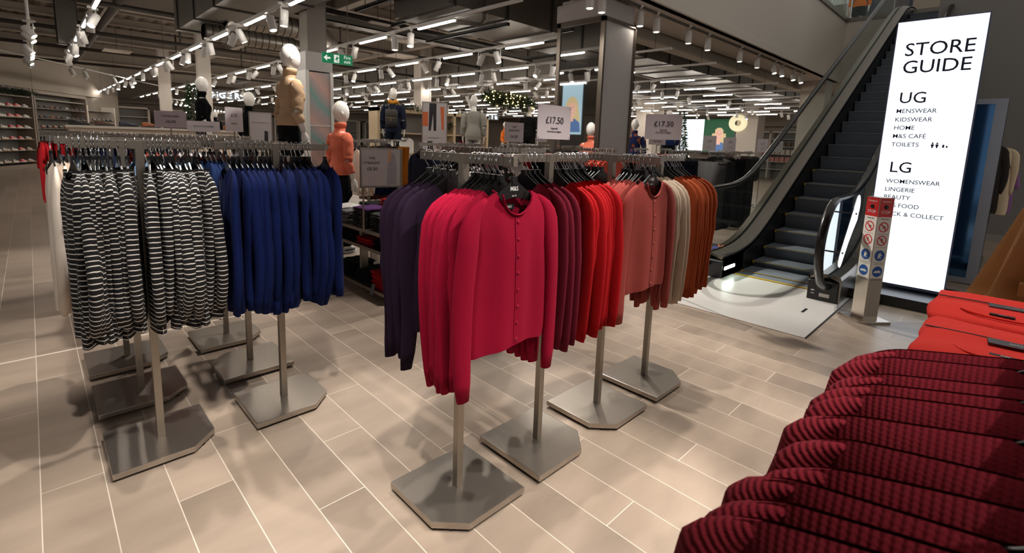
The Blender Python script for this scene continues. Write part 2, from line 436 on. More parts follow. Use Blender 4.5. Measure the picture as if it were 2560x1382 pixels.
# columns
col_t = thing('column', 'square grey column with mirrored side rising between the racks', 'column', (5.78, 4.28, 0)); col_t['kind'] = 'structure'
PANEL = mat('column_panel', (176, 170, 168), 0.5)
MIRROR = mat('mirror_glass', (235, 235, 235), 0.02, 1.0)
BRONZE = mat('bronze_frame', (120, 110, 100), 0.35, 0.8)
bx(-.34, .37, -.37, .37, 0, 3.12).build('core', PANEL, col_t)
bx(-.36, -.345, -.33, .34, 0.1, 3.08).build('mirror', MIRROR, col_t)
f = MB()
f.box(-.375, -.335, -.4, -.335, 0, 3.14).box(-.375, -.335, .34, .4, 0, 3.14).box(-.375, -.335, -.4, .4, 3.08, 3.14)
f.box(.36, .39, -.4, -.36, 0, 3.14).box(-.375, .39, -.4, -.36, 3.1, 3.14)
f.build('frame', BRONZE, col_t)
bx(-.42, .30, -.40, .38, 3.14, 3.36).box(-.36, .24, -.34, .34, 3.36, 3.42).build('capital', PANEL, col_t)
col_h = thing('column', 'column clad in pink and green iridescent panels', 'column', (3.3, 7.9, 0)); col_h['kind'] = 'structure'
def holo():
    m, b, N, L, M, MIX = nodes_of('iridescent_panel', 0.25, 0.2)
    tc = N('ShaderNodeTexCoord'); sp = N('ShaderNodeSeparateXYZ'); L(tc.outputs['Object'], sp.inputs[0])
    n = N('ShaderNodeTexNoise'); n.inputs['Scale'].default_value = 1.2; L(tc.outputs['Object'], n.inputs['Vector'])
    t = M('ADD', M('MULTIPLY', M('ADD', M('ADD', sp.outputs[0], sp.outputs[2]), M('MULTIPLY', n.outputs[0], 0.5)), 1.5), 0.0)
    cr = N('ShaderNodeValToRGB'); L(M('FRACT', t), cr.inputs[0])
    e = cr.color_ramp.elements
    e[0].position = 0; e[0].color = lin((186, 158, 150)); e[1].position = 1; e[1].color = lin((186, 158, 150))
    for p, c in ((.25, (166, 160, 160)), (.42, (130, 166, 158)), (.6, (172, 162, 160)), (.8, (208, 168, 158))):
        k = e.new(p); k.color = lin(c)
    L(cr.outputs[0], b.inputs['Base Color']); return m
HOLO = holo()
bx(-.2, .2, -.2, .2, 0, 2.45).build('panel', HOLO, col_h)
bx(-.225, -.17, -.225, .2, 0, 2.47).box(.17, .215, -.225, -.2, 0, 2.47).box(-.17, .17, -.212, -.2, 1.63, 1.645).build('frame', WHITE, col_h)
bx(-.21, .21, -.21, .21, 2.47, 2.75).build('collar', PANEL, col_h)
bx(-.15, .15, -.15, .15, 2.75, 4.1).build('shaft', mat('column_shaft', (120, 112, 104), 0.7), col_h)
for i, (x, y, w_, lab) in enumerate([(3.42, 15.2, .14, 'tall pale column beyond the fairy-light tree'), (3.35, 20.0, .15, 'pale column by the lingerie department'), (9.2, 13.6, .2, 'pale column behind the backpack mannequin'),
                                 (20.5, 11.9, .45, 'broad pale column standing beside the far advertising screen'), (26.0, 9.4, .5, 'wide pillar carrying the white wreath'), (15.6, 4.0, .3, 'short column under the end of the soffit')]):
    o = bx(x - w_, x + w_, y - w_, y + w_, 0, 3.4 if i == 5 else 4.38).build('column', SOFFIT)
    struct(o, lab)

# ---------------------------------------------------------------- services under the roof
def duct(name, x0, x1, y0, y1, z0, z1, along, label, step=1.2):
    o = bx(x0, x1, y0, y1, z0, z1).build(name, DUCT)
    tag(o, label, 'duct')
    a, b = (x0, x1) if along == 'x' else (y0, y1)
    n = int((b - a) / step)
    for k in range(n + 1):
        p = a + .1 + k * step
        if along == 'x': bx(p - .02, p + .02, y0 - .02, y1 + .02, z0 - .02, z1).build('flange', DUCTD, o)
        else: bx(x0 - .02, x1 + .02, p - .02, p + .02, z0 - .02, z1).build('flange', DUCTD, o)
    return o
duct('air_duct', 2.1, 3.05, 4.8, 11.2, 3.32, 3.9, 'y', 'boxy grey air duct above the third ceiling track')
duct('air_duct', 4.2, 27, 5.6, 7.0, 3.32, 4.1, 'x', 'large rectangular duct running behind the mirrored column', 1.0)
duct('air_duct', 9.8, 10.9, 8.4, 22, 3.25, 3.95, 'y', 'long duct crossing behind the wreath garland', 1.0)
duct('air_duct', 13.0, 27, 9.6, 10.6, 3.3, 3.9, 'x', 'rectangular duct in the far bay', 1.1)
def spiral_duct(x0, x1, y, z, r, label):
    m = MB(); pts = [(x0 + (x1 - x0) * k / 8, y, z) for k in range(9)] + [(x1 + .16, y, z - .04), (x1 + .3, y, z - .16), (x1 + .34, y, z - .4)]
    m.tube(pts, r, 16)
    o = m.build('spiral_duct', mat('spiral_steel', (165, 158, 148), 0.35, 0.8), smooth=True)
    tag(o, label, 'duct')
    s = MB()
    for k in range(14):
        x = x0 + (x1 - x0) * k / 13
        s.tube([(x, y, z), (x + .012, y, z)], r * 1.04, 16)
    s.build('seam', DUCTD, o)
spiral_duct(2.5, 4.0, 9.55, 3.42, .17, 'round spiral duct, upper of the pair above the beige mannequin')
spiral_duct(2.3, 3.8, 10.1, 3.2, .14, 'round spiral duct, lower of the pair above the beige mannequin')
duct('air_duct', 0.55, 0.85, 13.2, 13.6, 3.1, 4.4, 'y', 'upright duct dropping in front of the shoe wall bulkhead', .5)
def pipe(pts, r, label, name='sprinkler_pipe'):
    o = MB().tube(pts, r, 10).build(name, PIPE, smooth=True); tag(o, label, 'pipe'); return o
pipe([(1.35, 5, 3.75), (1.35, 24, 3.75)], .075, 'thick dark pipe running down the hall beside the second track')
for i, (y, z, lab) in enumerate([(11.6, 3.66, 'dark cross pipe nearest the spiral ducts'), (15.0, 3.62, 'dark cross pipe beyond the fairy-light tree'), (18.2, 3.6, 'dark cross pipe over the far racks'), (22.5, 3.62, 'dark cross pipe nearest the back wall'), (8.9, 3.7, 'dark cross pipe in front of the spiral ducts')]):
    pipe([(-0.5 if i != 4 else 3.4, y, z), (12 if i != 4 else 8.5, y, z)], .045, lab)
for k, (x, y) in enumerate([(2.2, 8.0), (2.9, 15), (4.4, 15), (6, 15), (0.6, 11.6), (3.4, 18.2), (5.2, 18.2), (2.2, 11.6), (5.5, 11.6)]):
    pipe([(x, y, 4.35), (x, y, 3.62)], .022, f'thin dropper pipe, {nth(k)} from the near side', 'dropper_pipe')
pipe([(4.75, 5.5, 4.2), (4.75, 5.5, 3.2), (4.7, 5.52, 3.12), (4.2, 5.75, 3.12)], .03, 'bent dark pipe on the face of the large duct')
for k, (x, y0, y1, z) in enumerate([(3.55, 5.3, 8.2, 3.62), (3.95, 5.2, 7.8, 3.5), (4.55, 5.1, 6.9, 3.25), (5.2, 5.5, 7.6, 3.2), (5.0, 6.0, 8.8, 3.55), (6.5, 4.9, 8.6, 3.2), (7.6, 4.9, 7.4, 3.2)]):
    m = MB().box(x, x + .06, y0, y1, z, z + .012).box(x, x + .012, y0, y1, z, z + .05).box(x + .048, x + .06, y0, y1, z, z + .05)
    m.cyl((x + .03, y0 + .3, z), (x + .03, y0 + .3, 4.4), .006, 5).cyl((x + .03, y1 - .3, z), (x + .03, y1 - .3, 4.4), .006, 5)
    tag(m.build('cable_tray', DUCTD), f'dark metal cable channel, {nth(k)} from the near end of the row under the ducts', 'cable tray')
m = MB().box(3.2, 9.0, 8.55, 8.85, 3.45, 3.47).box(3.2, 9.0, 8.55, 8.57, 3.45, 3.56).box(3.2, 9.0, 8.83, 8.85, 3.45, 3.56)
tag(m.build('cable_tray', DUCT), 'wide grey cable tray crossing behind the fire exit sign', 'cable tray')
for k, (x, y) in enumerate([(4.9, 8.75), (5.9, 9.4), (7.0, 11.3), (1.9, 17.5), (7.2, 7.6), (11.6, 12.2)]):
    o = MB().box(-.3, .3, -.3, .3, 0, .03).build('ceiling_tile', SOFFIT, loc=(x, y, 3.55)); tag(o, f'small white ceiling raft, {nth(k)} from the near side', 'ceiling panel')
    MB().cyl((0, 0, .03), (0, 0, .9), .006, 6).build('wire', PIPE, o)

# ---------------------------------------------------------------- lighting tracks
tube0 = bx(-.022, .022, -.42, .42, 0.0, .022).build('tube_light', FITTING)
bx(-.014, .014, -.415, .415, -.018, 0).build('diffuser', GLOW, tube0)
def spot_parts():
    can = MB().lathe([(.0, .1), (.048, .1), (.05, .095), (.05, -.09), (.045, -.095), (.042, -.08), (0, -.078)], 16)
    can.T = None
    return can
lamp_data = spot_parts().mesh('track_spotlight', FITTING, True)
lens_data = MB().lathe([(0.041, -.084), (0.0, -.084)], 16).mesh('lens', LAMPGLOW)
brk_data = MB().box(-.008, .008, -.062, -.052, -.02, .16).box(-.008, .008, -.062, .02, .145, .16).box(-.018, .018, -.09, .07, .16, .19).mesh('bracket', FITTING)
tube0['group'] = 'tube lights on the ceiling tracks'
def spotlight(x, y, z, tilt, pan, label, group='white spotlights on the ceiling tracks', on=True):
    t = thing('track_spotlight', label, 'spotlight', (x, y, z), pan, group)
    c = link('lamp_can', lamp_data, t, (0, 0, -.02), (tilt, 0, 0))
    if on: link('lens', lens_data, c)
    link('bracket', brk_data, t, (0, 0, -.03))
    return t
TZ = 3.05
rows = [(0.73, 6.5, 15.0, 8.15, 1.75), (2.35, 4.6, 33, 5.85, 1.70), (4.05, 4.05, 33, 5.68, 1.72)] + [(5.78 + 1.715 * k, 4.75 if k == 0 else 4.05, 33, 5.70 + .25 * (k % 3), 1.72) for k in range(11)]
first_tube = True
WIRE = MB().cyl((0, 0, 0), (0, 0, 1.3), .0035, 5).mesh('suspension_wire', PIPE)
for r, (x, y0, y1, ty, st) in enumerate(rows):
    trk = bx(x - .018, x + .018, y0, y1, TZ, TZ + .035).build('lighting_track', FITTING)
    tag(trk, f'{nth(r)} white ceiling lighting track counted from the shoe wall', 'lighting track')
    for k in range(int((y1 - y0) / 4.5) + 1): link('suspension_wire', WIRE, trk, (x, y0 + .3 + 4.5 * k, TZ + .03))
    y = ty; n = 0; ns = 0
    while y < y1 - .5:
        far = sqrt(x * x + y * y)
        if in_frame((x, y, TZ)) and far < 31:
            lab = f'white tube light {nth(n)} from the near end of the {nth(r)} ceiling track'
            if first_tube: tube0.location = (x, y, TZ - .022); tag(tube0, lab, 'tube light'); first_tube = False
            else: dup(tube0, (x, y, TZ - .022), label=lab)
            n += 1
        for q in ((.62, 1.05) if far < 15 else (.85,)):
            p = (x, y + q, TZ - .14)
            if in_frame(p) and far < 26 and not (5.2 < x < 6.3 and y + q < 5):
                spotlight(p[0], p[1], p[2], R.choice((-1, 1)) * R.uniform(.1, .7), R.uniform(0, 6.28), f'white spotlight {nth(ns)} from the near end of the {nth(r)} ceiling track')
                ns += 1
        y += st
# track on the soffit beside the void
o = bx(4.9, 13.8, 3.81, 3.85, 3.375, 3.4).build('lighting_track', mat('track_groove', (90, 84, 78), 0.6)); tag(o, 'thin track fixed to the soffit beside the white void wall', 'lighting track')
for k, x in enumerate((5.0, 5.25, 6.15, 6.6, 7.6, 8.3, 9.7, 10.6, 11.6, 12.1, 12.9, 13.5)):
    spotlight(x, 3.83, 3.24, .35 if k > 7 else .08, 2.4, f'white cylinder spotlight {nth(k)} from the column on the soffit track')
# wall-washing heads in front of the shoe bulkhead
for k, (x, y) in enumerate([(.13, 11.0), (.13, 11.7), (.13, 13.6), (.13, 14.2), (.13, 14.7), (.13, 16.0), (.13, 16.6)]):
    spotlight(x, y, 2.95, -.75, 1.0, f'white wall-washing spotlight {nth(k)} from the near end above the shoe wall')
o = bx(.11, .15, 10.5, 17, 3.05, 3.08).build('lighting_track', FITTING); tag(o, 'short track of wall washers in front of the shoe bulkhead', 'lighting track')
MB().cyl((0.13, 11, 3.07), (.13, 11, 4.4), .02, 8).build('rod', FITTING, o)
t = MB().tube([onwall(-9.0, 4.2, 3.05), onwall(3.5, 4.2, 3.05)], .016, 6).build('lighting_track', FITTING); tag(t, 'slanting track running parallel to the shoe wall', 'lighting track')
for k, s in enumerate((-5.6, -4.0, -3.4, -1.9, -.9, 1.9)):
    p = onwall(s, 4.2, 2.9); spotlight(p.x, p.y, p.z, .6, RWALL + 2.6, f'white spotlight {nth(k)} along the slanting track by the shoe wall', on=k > 3)
for k in range(16):
    p = onwall(6.5 + .55 * k, 2.6, 2.75); spotlight(p.x, p.y, p.z, .7, 2.5, f'small bright spotlight {nth(k)} in the far row past the shoe shelves')
t = MB().tube([onwall(6.2, 2.6, 2.9), onwall(15.2, 2.6, 2.9)], .02, 6).cyl(onwall(6.6, 2.6, 2.9), onwall(6.6, 2.6, 4.4), .006, 5).cyl(onwall(14.8, 2.6, 2.9), onwall(14.8, 2.6, 4.4), .006, 5).build('lighting_track', FITTING); tag(t, 'far slanting track past the end of the shoe shelves', 'lighting track')

# ================================================================ garments, hangers, racks
RAILZ = 1.447
class Top:
    """a long-sleeved top hanging from a rail: local origin on the rail, x across the shoulders, front towards -y"""
    def __init__(s, seed, L=.56, SL=.62, Ws=.195, fd=.075, thick=.03, nx=23, nt=16, flare=.02, amp=.010, bow=.0, sleeve_y=0.0, nw=.078, neck=-.115, sd=1.0, swap=False, drop=.050, bend=.025):
        r = random.Random(seed); s.r = r
        s.L, s.SL, s.Ws, s.fd, s.thick, s.flare, s.amp, s.nw, s.neck = L, SL, Ws, fd, thick, flare, amp, nw, neck
        s.nx, s.nt = nx, nt
        s.ph = [r.uniform(0, 6.28) for _ in range(6)]
        s.f = [r.uniform(.7, 1.2), r.uniform(1.6, 2.4), r.uniform(2.8, 4.0)]
        s.sd = sd; s.swap = swap; s.drop = drop; s.bend = bend; s.sy = sleeve_y; s.bow = bow
    def ztop(s, a, front):
        if a > s.nw: 
            q = (a - s.nw) / (s.Ws - s.nw)
            return s.neck - q * s.drop - .020 * max(0, q - .72) ** 2 / .0784
        return s.neck - (s.fd if front else .018) * sqrt(max(0, 1 - (a / s.nw) ** 2))
    def P(s, front, u, t):
        a = abs(u) * s.Ws; z0 = s.ztop(a, front); z1 = s.neck - s.L + .008 * sin(3 * u + s.ph[3]) - s.bow * u
        z = z0 + (z1 - z0) * t
        dep = (s.neck - z) / s.L
        w = s.Ws * (1 - .09 * exp(-((dep - .32) / .16) ** 2) + s.flare * dep + (-.05 if dep > .93 else 0) * (dep - .93) / .07)
        x = u * w
        env = max(0.0, 1 - abs(u) ** 2.6)
        d = (.004 if a > s.nw else .022) + (s.thick - .004) * min(1, t * 5) ** .7 if True else 0
        if a <= s.nw: d = .022 * (1 - min(1, t * 4)) + s.thick * min(1, t * 4)
        d *= env ** .5 if t > .02 else 1
        k = min(1, dep * 1.5)
        fold = s.amp * k * (sin(6.28 * s.f[0] * u / 2 + s.ph[0]) + .8 * sin(6.28 * s.f[1] * u / 2 + s.ph[1] + dep * 1.2) + .5 * sin(6.28 * s.f[2] * u / 2 + s.ph[2]))
        if front: fold *= .75
        return Vector((x, (-d if front else d) + fold, z))
    def torso(s):
        m = MB()
        us = [-1 + 2 * i / (s.nx - 1) for i in range(s.nx)]
        ts = [(i / (s.nt - 1)) ** 1.15 for i in range(s.nt)]
        for front in (True, False):
            rows = [[s.P(front, u, t) for u in us] for t in ts]
            uv = [[(u * s.Ws, s.neck - p.z) for u, p in zip(us, row)] for row in rows]
            if front: m.grid(rows, uvs=uv)
            else: m.grid([row[::-1] for row in rows], uvs=[row[::-1] for row in uv])
        return m
    def sleeve(s, sg):
        m = MB(); r = s.r
        W_ = s.Ws; zs = s.neck - s.drop
        bend = r.uniform(-s.bend * .8, s.bend * 1.2); fwd = s.sy + r.uniform(-.5, .5) * s.bend
        k_ = s.sd; path = []
        for u, ra, rb in (((.66, .010, .005), (.78, .017, .009), (.89, .027, .013), (.96, .036, .016)) if not s.swap else ((.80, .008, .004), (.86, .014, .008), (.92, .024, .012), (.97, .034, .015))):
            path.append((W_ * u, s.ztop(W_ * u, False) - ra + (.005 if not s.swap else -.004), ra, rb * k_))
        path += [(W_ * 1.01, zs - .072, .042, .019 * k_), (W_ * 1.04, zs - .13, .043, .021 * k_), (W_ * 1.055 + bend * .5, zs - .20, .041, .021 * k_)]
        n = 7
        for k in range(1, n + 1):
            q = k / n
            path.append((W_ * (1.09 - .03 * q) + bend * sin(pi * q), zs - .20 - (s.SL - .20) * q, .041 - .014 * q, (.021 - .003 * q) * s.sd))
        path[-1] = path[-1][:2] + (path[-1][2] * .82, path[-1][3] * .85)
        rows, uv = [], []; N = 14; dist = 0
        for i, (x, z, a, b) in enumerate(path):
            p0 = path[max(i - 1, 0)]; p1 = path[min(i + 1, len(path) - 1)]
            d = Vector((p1[0] - p0[0], 0, p1[1] - p0[1])).normalized(); nrm = Vector((-d.z, 0, d.x))
            if i: dist += sqrt((x - path[i - 1][0]) ** 2 + (z - path[i - 1][1]) ** 2)
            c = Vector((x, fwd * min(1, i / 6) * (.6 + .8 * min(1, max(0, (s.neck - z) / s.SL))), z)); row = []; ur = []
            for k in range(N):
                an = 2 * pi * k / N
                w = 1 + .10 * min(1, i / 6) * sin(2 * an + s.ph[4] + i * .35) + .05 * sin(3 * an + s.ph[5])
                p = c + nrm * (a * w * cos(an)) + Vector((0, b * w * sin(an), 0)); p.x *= sg
                row.append(p); ur.append((dist, .03 * an) if s.swap else (.03 * an, .05 + dist))
            if sg < 0: row = row[::-1]; ur = ur[::-1]
            rows.append(row); uv.append(ur)
        m.grid(rows, True, True, True, uvs=uv)
        return m
def top_proto(name, mat_, part='sleeve', **k):
    """template: torso mesh as the garment itself with two sleeves as parts"""
    t = Top(**k)
    o = bpy.data.objects.new(name, t.torso().mesh(name, mat_, True))
    ch = [t.sleeve(sg).mesh(part, mat_, True) for sg in (-1, 1)]
    return dict(name=name, body=o.data, sleeves=ch, top=t, part=part)
def hang(p, loc, rz, m, label, cat, group, tilt=0.0, m2=None):
    cat = {'trouser': 'trousers'}.get(cat, cat)
    nm = {'top': 'jersey', 'party top': 'party_blouse', 'evening top': 'evening_blouse', 'T-shirt': 't_shirt'}.get(cat, cat.replace(' ', '_'))
    o = link(nm, p['body'], None, loc, (0, tilt, rz)); tag(o, label, cat, group)
    o.material_slots[0].link = 'OBJECT'; o.material_slots[0].material = m
    for s in p['sleeves']:
        c = link(p['part'], s, o); c.material_slots[0].link = 'OBJECT'; c.material_slots[0].material = m2 or m
    return o
# hangers -------------------------------------------------------
def hanger_meshes(wide):
    m = MB()
    top = [(-.182, -.182), (-.14, -.156), (-.075, -.124), (-.03, -.096), (-.014, -.084), (.014, -.084), (.03, -.096), (.075, -.124), (.14, -.156), (.182, -.182)]
    bot = [(.178, -.192), (.13, -.172), (.06, -.152 if not wide else -.172), (0, -.142 if not wide else -.188), (-.06, -.152 if not wide else -.172), (-.13, -.172), (-.178, -.192)]
    m.prism(top[::-1] + bot[::-1], -.004, .004, 'y'); m.box(-.012, .012, -.007, .007, -.098, -.068)
    body = m.mesh('coat_hanger', PLASTIC, False, .0015)
    h = MB().tube([(.021, 0, -.034), (.0225, 0, -.014), (.017, 0, .002), (.009, 0, .0065), (0, 0, .008), (-.009, 0, .0065), (-.017, 0, .002), (-.0225, 0, -.014), (-.0215, 0, -.032), (-.012, 0, -.048), (-.003, 0, -.058), (0, 0, -.07)], .0021, 7).mesh('hook', CHROME, True)
    return body, h
HANG = hanger_meshes(False); HANGW = hanger_meshes(True)
LOGO = mat('logo_print', (206, 204, 204), 0.5)
def hanger(loc, rz, label, group, kind=HANG, tilt=0.0, logo=False):
    o = link('coat_hanger', kind[0], None, loc, (0, tilt, rz)); tag(o, label, 'hanger', group)
    link('hook', kind[1], o)
    if logo:
        words('M&S', .022, LOGO, o, facing((0, -.0045, -.118), (1, 0, 0)), name='logo', depth=.0003)
        words('size 10', .008, LOGO, o, facing((0, -.0045, -.138), (1, 0, 0)), name='lettering', depth=.0003)
    return o
def stack(protos, axis, fixed, poss, m, noun, colour, where, cat, group, flip=False, wide=False, logo_first=False, jit=5, first=None, zr=RAILZ, m2=None):
    base = (0 if axis == 'y' else -pi / 2) + (pi if flip else 0)
    out = []
    for i, q in enumerate(poss):
        side = R.uniform(-.008, .008)
        loc = (fixed + side, q, zr) if axis == 'y' else (q, fixed + side, zr)
        rz = base + radians(R.uniform(-jit, jit)); tl = R.uniform(-.028, .028)
        lab = first if (i == 0 and first) else f'{colour} {noun} {nth(i)} {where}'
        p = protos[i % len(protos)]
        o = hang(p, loc, rz, m, lab, cat, group, tl, m2)
        o.scale = (R.uniform(.97, 1.03), 1, R.uniform(.975, 1.03))
        hanger(loc, rz, f'black hanger of the {nth(i)} {colour} {noun} {where}', 'hangers of the ' + group, HANGW if wide else HANG, tl, logo_first and i == 0)
        out.append((o, p, loc, rz))
    return out

# racks ---------------------------------------------------------
def rack_proto(axis, clip, half):
    """single post stand: square base plate with one corner cut, post, rail on top"""
    t = bpy.data.objects.new('clothes_rack', None); t.empty_display_size = .1
    h, c = .203, .105
    cs = {'mm': [(-h + c, -h), (h, -h), (h, h), (-h, h), (-h, -h + c)], 'pm': [(-h, -h), (h - c, -h), (h, -h + c), (h, h), (-h, h)],
          'mp': [(-h, -h), (h, -h), (h, h), (-h + c, h), (-h, h - c)], 'pp': [(-h, -h), (h, -h), (h, h - c), (h - c, h), (-h, h)]}[clip]
    base = MB().prism(cs, .013, .040).mesh('base_plate', RACKB, False, .004)
    feet = MB()
    for x, y in ((-.15, -.15), (.15, -.15), (.15, .15), (-.15, .15)): feet.cyl((x * .9, y * .9, 0), (x * .9, y * .9, .013), .018, 10)
    post = MB().box(-.0155, .0155, -.0155, .0155, .04, RAILZ).mesh('post', RACK, False, .002)
    rl = MB()
    if axis == 'x': rl.box(-half, half, -.01, .01, RAILZ - .035, RAILZ).box(-.03, .03, -.013, .013, RAILZ - .037, RAILZ + .001)
    else: rl.box(-.01, .01, -half, half, RAILZ - .035, RAILZ).box(-.013, .013, -.03, .03, RAILZ - .037, RAILZ + .001)
    return [('base_plate', base), ('foot', feet.mesh('foot', BLACK)), ('post', post), ('rail', rl.mesh('rail', RACK, False, .0015))]
RP = {}
def rack(x, y, axis, clip, label, half=.285, group='single post clothes racks'):
    k = (axis, clip, half)
    if k not in RP: RP[k] = rack_proto(*k)
    t = thing('clothes_rack', label, 'clothes rack', (x, y, 0), 0, group)
    for n, d in RP[k]: link(n, d, t)
    return t
RX = [1.193, 1.695, 2.20, 2.715]; RY = 1.48
rack(RX[0], RY, 'y', 'mm', 'clothes rack holding crimson and purple cardigans')
rack(RX[1], RY, 'x', 'pm', 'clothes rack holding burgundy and scarlet cardigans')
rack(RX[2], RY, 'y', 'mm', 'clothes rack holding rose pink and coral cardigans')
rack(RX[3], RY, 'x', 'pm', 'clothes rack holding cream and rust orange cardigans')
SY = [2.70, 3.30, 3.86]
rack(.343, SY[0], 'x', 'pm', 'front clothes rack holding black and white striped tops', .235)
rack(.345, SY[1], 'x', 'pm', 'clothes rack with white and pale blue shirts behind the striped tops', .26)
rack(.345, SY[2], 'x', 'pm', 'clothes rack with pale shirts, third behind the striped tops', .28)
rack(.913, SY[0], 'x', 'pm', 'front clothes rack holding royal blue tops', .28)
rack(.915, SY[1], 'x', 'mp', 'clothes rack with denim blue tops behind the royal blue ones', .28)
rack(.920, SY[2], 'x', 'pm', 'clothes rack with the empty base third behind the royal blue tops', .28)
rack(2.20, 2.70, 'y', 'pm', 'clothes rack of monochrome print blouses behind the purple cardigans')
rack(2.75, 2.70, 'x', 'pm', 'clothes rack of white T-shirts behind the burgundy cardigans')

KW = mat('striped_jersey_placeholder', (20, 18, 20), .9)
STRIPE = stripe_material('striped_jersey', (16, 14, 15), (226, 220, 214), .0205, .21)
CRIM = knit('crimson_knit', (138, 0, 38)); CRIMF = CRIM
PURP = knit('purple_knit', (26, 9, 30)); BURG = knit('burgundy_knit', (96, 14, 34)); SCAR = knit('scarlet_knit', (152, 6, 14))
ROSE = knit('rose_knit', (136, 58, 52), .2); CORAL = knit('coral_knit', (176, 74, 58)); CREAM = knit('taupe_knit', (172, 154, 136)); RUST = knit('rust_knit', (130, 56, 24))
BLUE = knit('royal_blue_jersey', (7, 23, 72)); NAVYB = knit('denim_blue_jersey', (30, 52, 98)); OFFW = knit('off_white_cotton', (232, 218, 204)); PALEB = knit('pale_blue_cotton', (160, 186, 216))
RED = knit('red_jersey', (164, 16, 26)); NAVY = knit('navy_knit', (24, 28, 44)); MUST = knit('mustard_knit', (178, 112, 34)); BLK = knit('black_cloth', (16, 16, 18)); GREYT = knit('grey_cloth', (92, 90, 90))
WTEE = knit('white_jersey', (236, 232, 230))
MONO = print_material('monochrome_print', (16, 15, 17), (228, 222, 216), 38, .28, .42)
FLORAL = print_material('dark_floral_print', (18, 18, 20), (200, 190, 170), 60, .10, .32)
C = [top_proto('cardigan', CRIM, seed=i, L=.56, SL=.66, amp=.009 + .003 * (i % 2), sleeve_y=-.004, fd=.085 if i == 0 else .07, thick=.03 if i == 0 else .020, sd=1.25 if i == 0 else .9) for i in range(4)]
T = [top_proto('striped_jersey', STRIPE, seed=20 + i, L=.70, SL=.60, amp=.013, fd=.05, flare=.12, nw=.09, sleeve_y=.004 - .008 * (i % 2), bend=.055) for i in range(5)]
B = [top_proto('long_sleeved_jersey', BLUE, seed=30 + i, L=.72, SL=.66, amp=.010, fd=.07, flare=.10, nw=.085, sleeve_y=-.006, bend=.05) for i in range(5)]
SHORT = [top_proto('t_shirt', RED, seed=40 + i, L=.66, SL=.26, amp=.012, fd=.08, flare=.06) for i in range(3)]
# --- rack of crimson and purple
s1 = stack(C, 'y', RX[0], [1.207, 1.262, 1.278, 1.292, 1.308, 1.322, 1.338, 1.36, 1.378, 1.395, 1.41], CRIM, 'cardigan', 'crimson', 'from the front of the crimson row', 'cardigan', 'crimson cardigans on the front rack', logo_first=True, wide=False, jit=3, first='crimson buttoned cardigan facing out at the very front of its rack')
stack(C[1:], 'y', RX[0], [1.545, 1.60, 1.655, 1.71], PURP, 'cardigan', 'dark purple', 'behind the crimson row', 'cardigan', 'purple cardigans behind the crimson ones', wide=True, jit=4)
stack(C[1:], 'x', RY, [1.525, 1.555, 1.585, 1.615], BURG, 'cardigan', 'burgundy', 'from the crimson cardigans', 'cardigan', 'burgundy cardigans', wide=True, jit=5)
stack(C[1:], 'x', RY, [1.74, 1.765, 1.79, 1.812, 1.835, 1.86, 1.885, 1.91, 1.935, 1.96], SCAR, 'cardigan', 'scarlet', 'from the burgundy cardigans', 'cardigan', 'scarlet cardigans', wide=True, jit=4)
s3 = stack(C, 'y', RX[2], [1.245, 1.285, 1.305, 1.325, 1.345, 1.37, 1.39, 1.41], ROSE, 'cardigan', 'rose pink', 'from the front of the pink row', 'cardigan', 'rose pink cardigans', logo_first=True, jit=4, first='rose pink buttoned cardigan facing out with mother of pearl style buttons')
stack(C[1:], 'y', RX[2], [1.545, 1.575, 1.60, 1.63, 1.66, 1.69], CORAL, 'cardigan', 'coral', 'behind the rose pink row', 'cardigan', 'coral cardigans behind the rose pink ones', jit=4)
stack(C[1:], 'x', RY, [2.50, 2.53, 2.56, 2.585, 2.61, 2.635], CREAM, 'cardigan', 'cream', 'beside the rose pink cardigans', 'cardigan', 'cream cardigans', jit=4)
stack(C[1:], 'x', RY, [2.775, 2.80, 2.83, 2.855, 2.88, 2.91, 2.94, 2.97], RUST, 'cardigan', 'rust orange', 'counted from the cream cardigans', 'cardigan', 'rust orange cardigans', jit=4)
# buttons, button band and neck label on the two cardigans that face out
def dress_front(o, top, mt, n):
    band = MB(); ts = [.02 + .96 * k / 11 for k in range(12)]
    rows = []
    for t in ts:
        p = top.P(True, 0, t); rows.append([p + Vector((dx, -.0022, 0)) for dx in (-.013, 0, .013)])
    band.grid(rows); band.build('button_band', mt, o, True)
    for k in range(n):
        p = top.P(True, 0, .05 + .90 * k / (n - 1))
        b = MB().lathe([(0, 0), (.0055, 0), (.006, .0015), (.0045, .0022), (0, .0018)], 12)
        b.build('button', mt2[mt.name], o, True, loc=p + Vector((0, -.003, 0)), rot=(pi / 2, 0, 0))
    nb = MB(); us = [-1 + 2 * i / 16 for i in range(17)]; A = top.nw / top.Ws
    for fr in (True, False):
        pts = [top.P(fr, u * A * .99, 0) + Vector((0, -.003 if fr else .003, .002)) for u in us]; nb.tube(pts, .006, 6, flat=.5)
    nb.build('neckband', mt, o, True)
    p = top.P(False, 0, .02)
    l = bx(-.024, .024, -.0015, 0, -.022, 0).build('neck_label', mat('label_black', (22, 22, 24), .6), o, loc=p + Vector((0, -.004, -.02)))
    words('M&S', .012, LOGO, l, facing((0, -.002, -.015), (1, 0, 0)), name='logo', depth=.0002)
mt2 = {'crimson_knit': mat('crimson_button', (150, 10, 44), .3), 'rose_knit': mat('rose_button', (176, 92, 84), .3)}
dress_front(s1[0][0], s1[0][1]['top'], CRIM, 8)
dress_front(s3[0][0], s3[0][1]['top'], ROSE, 7)
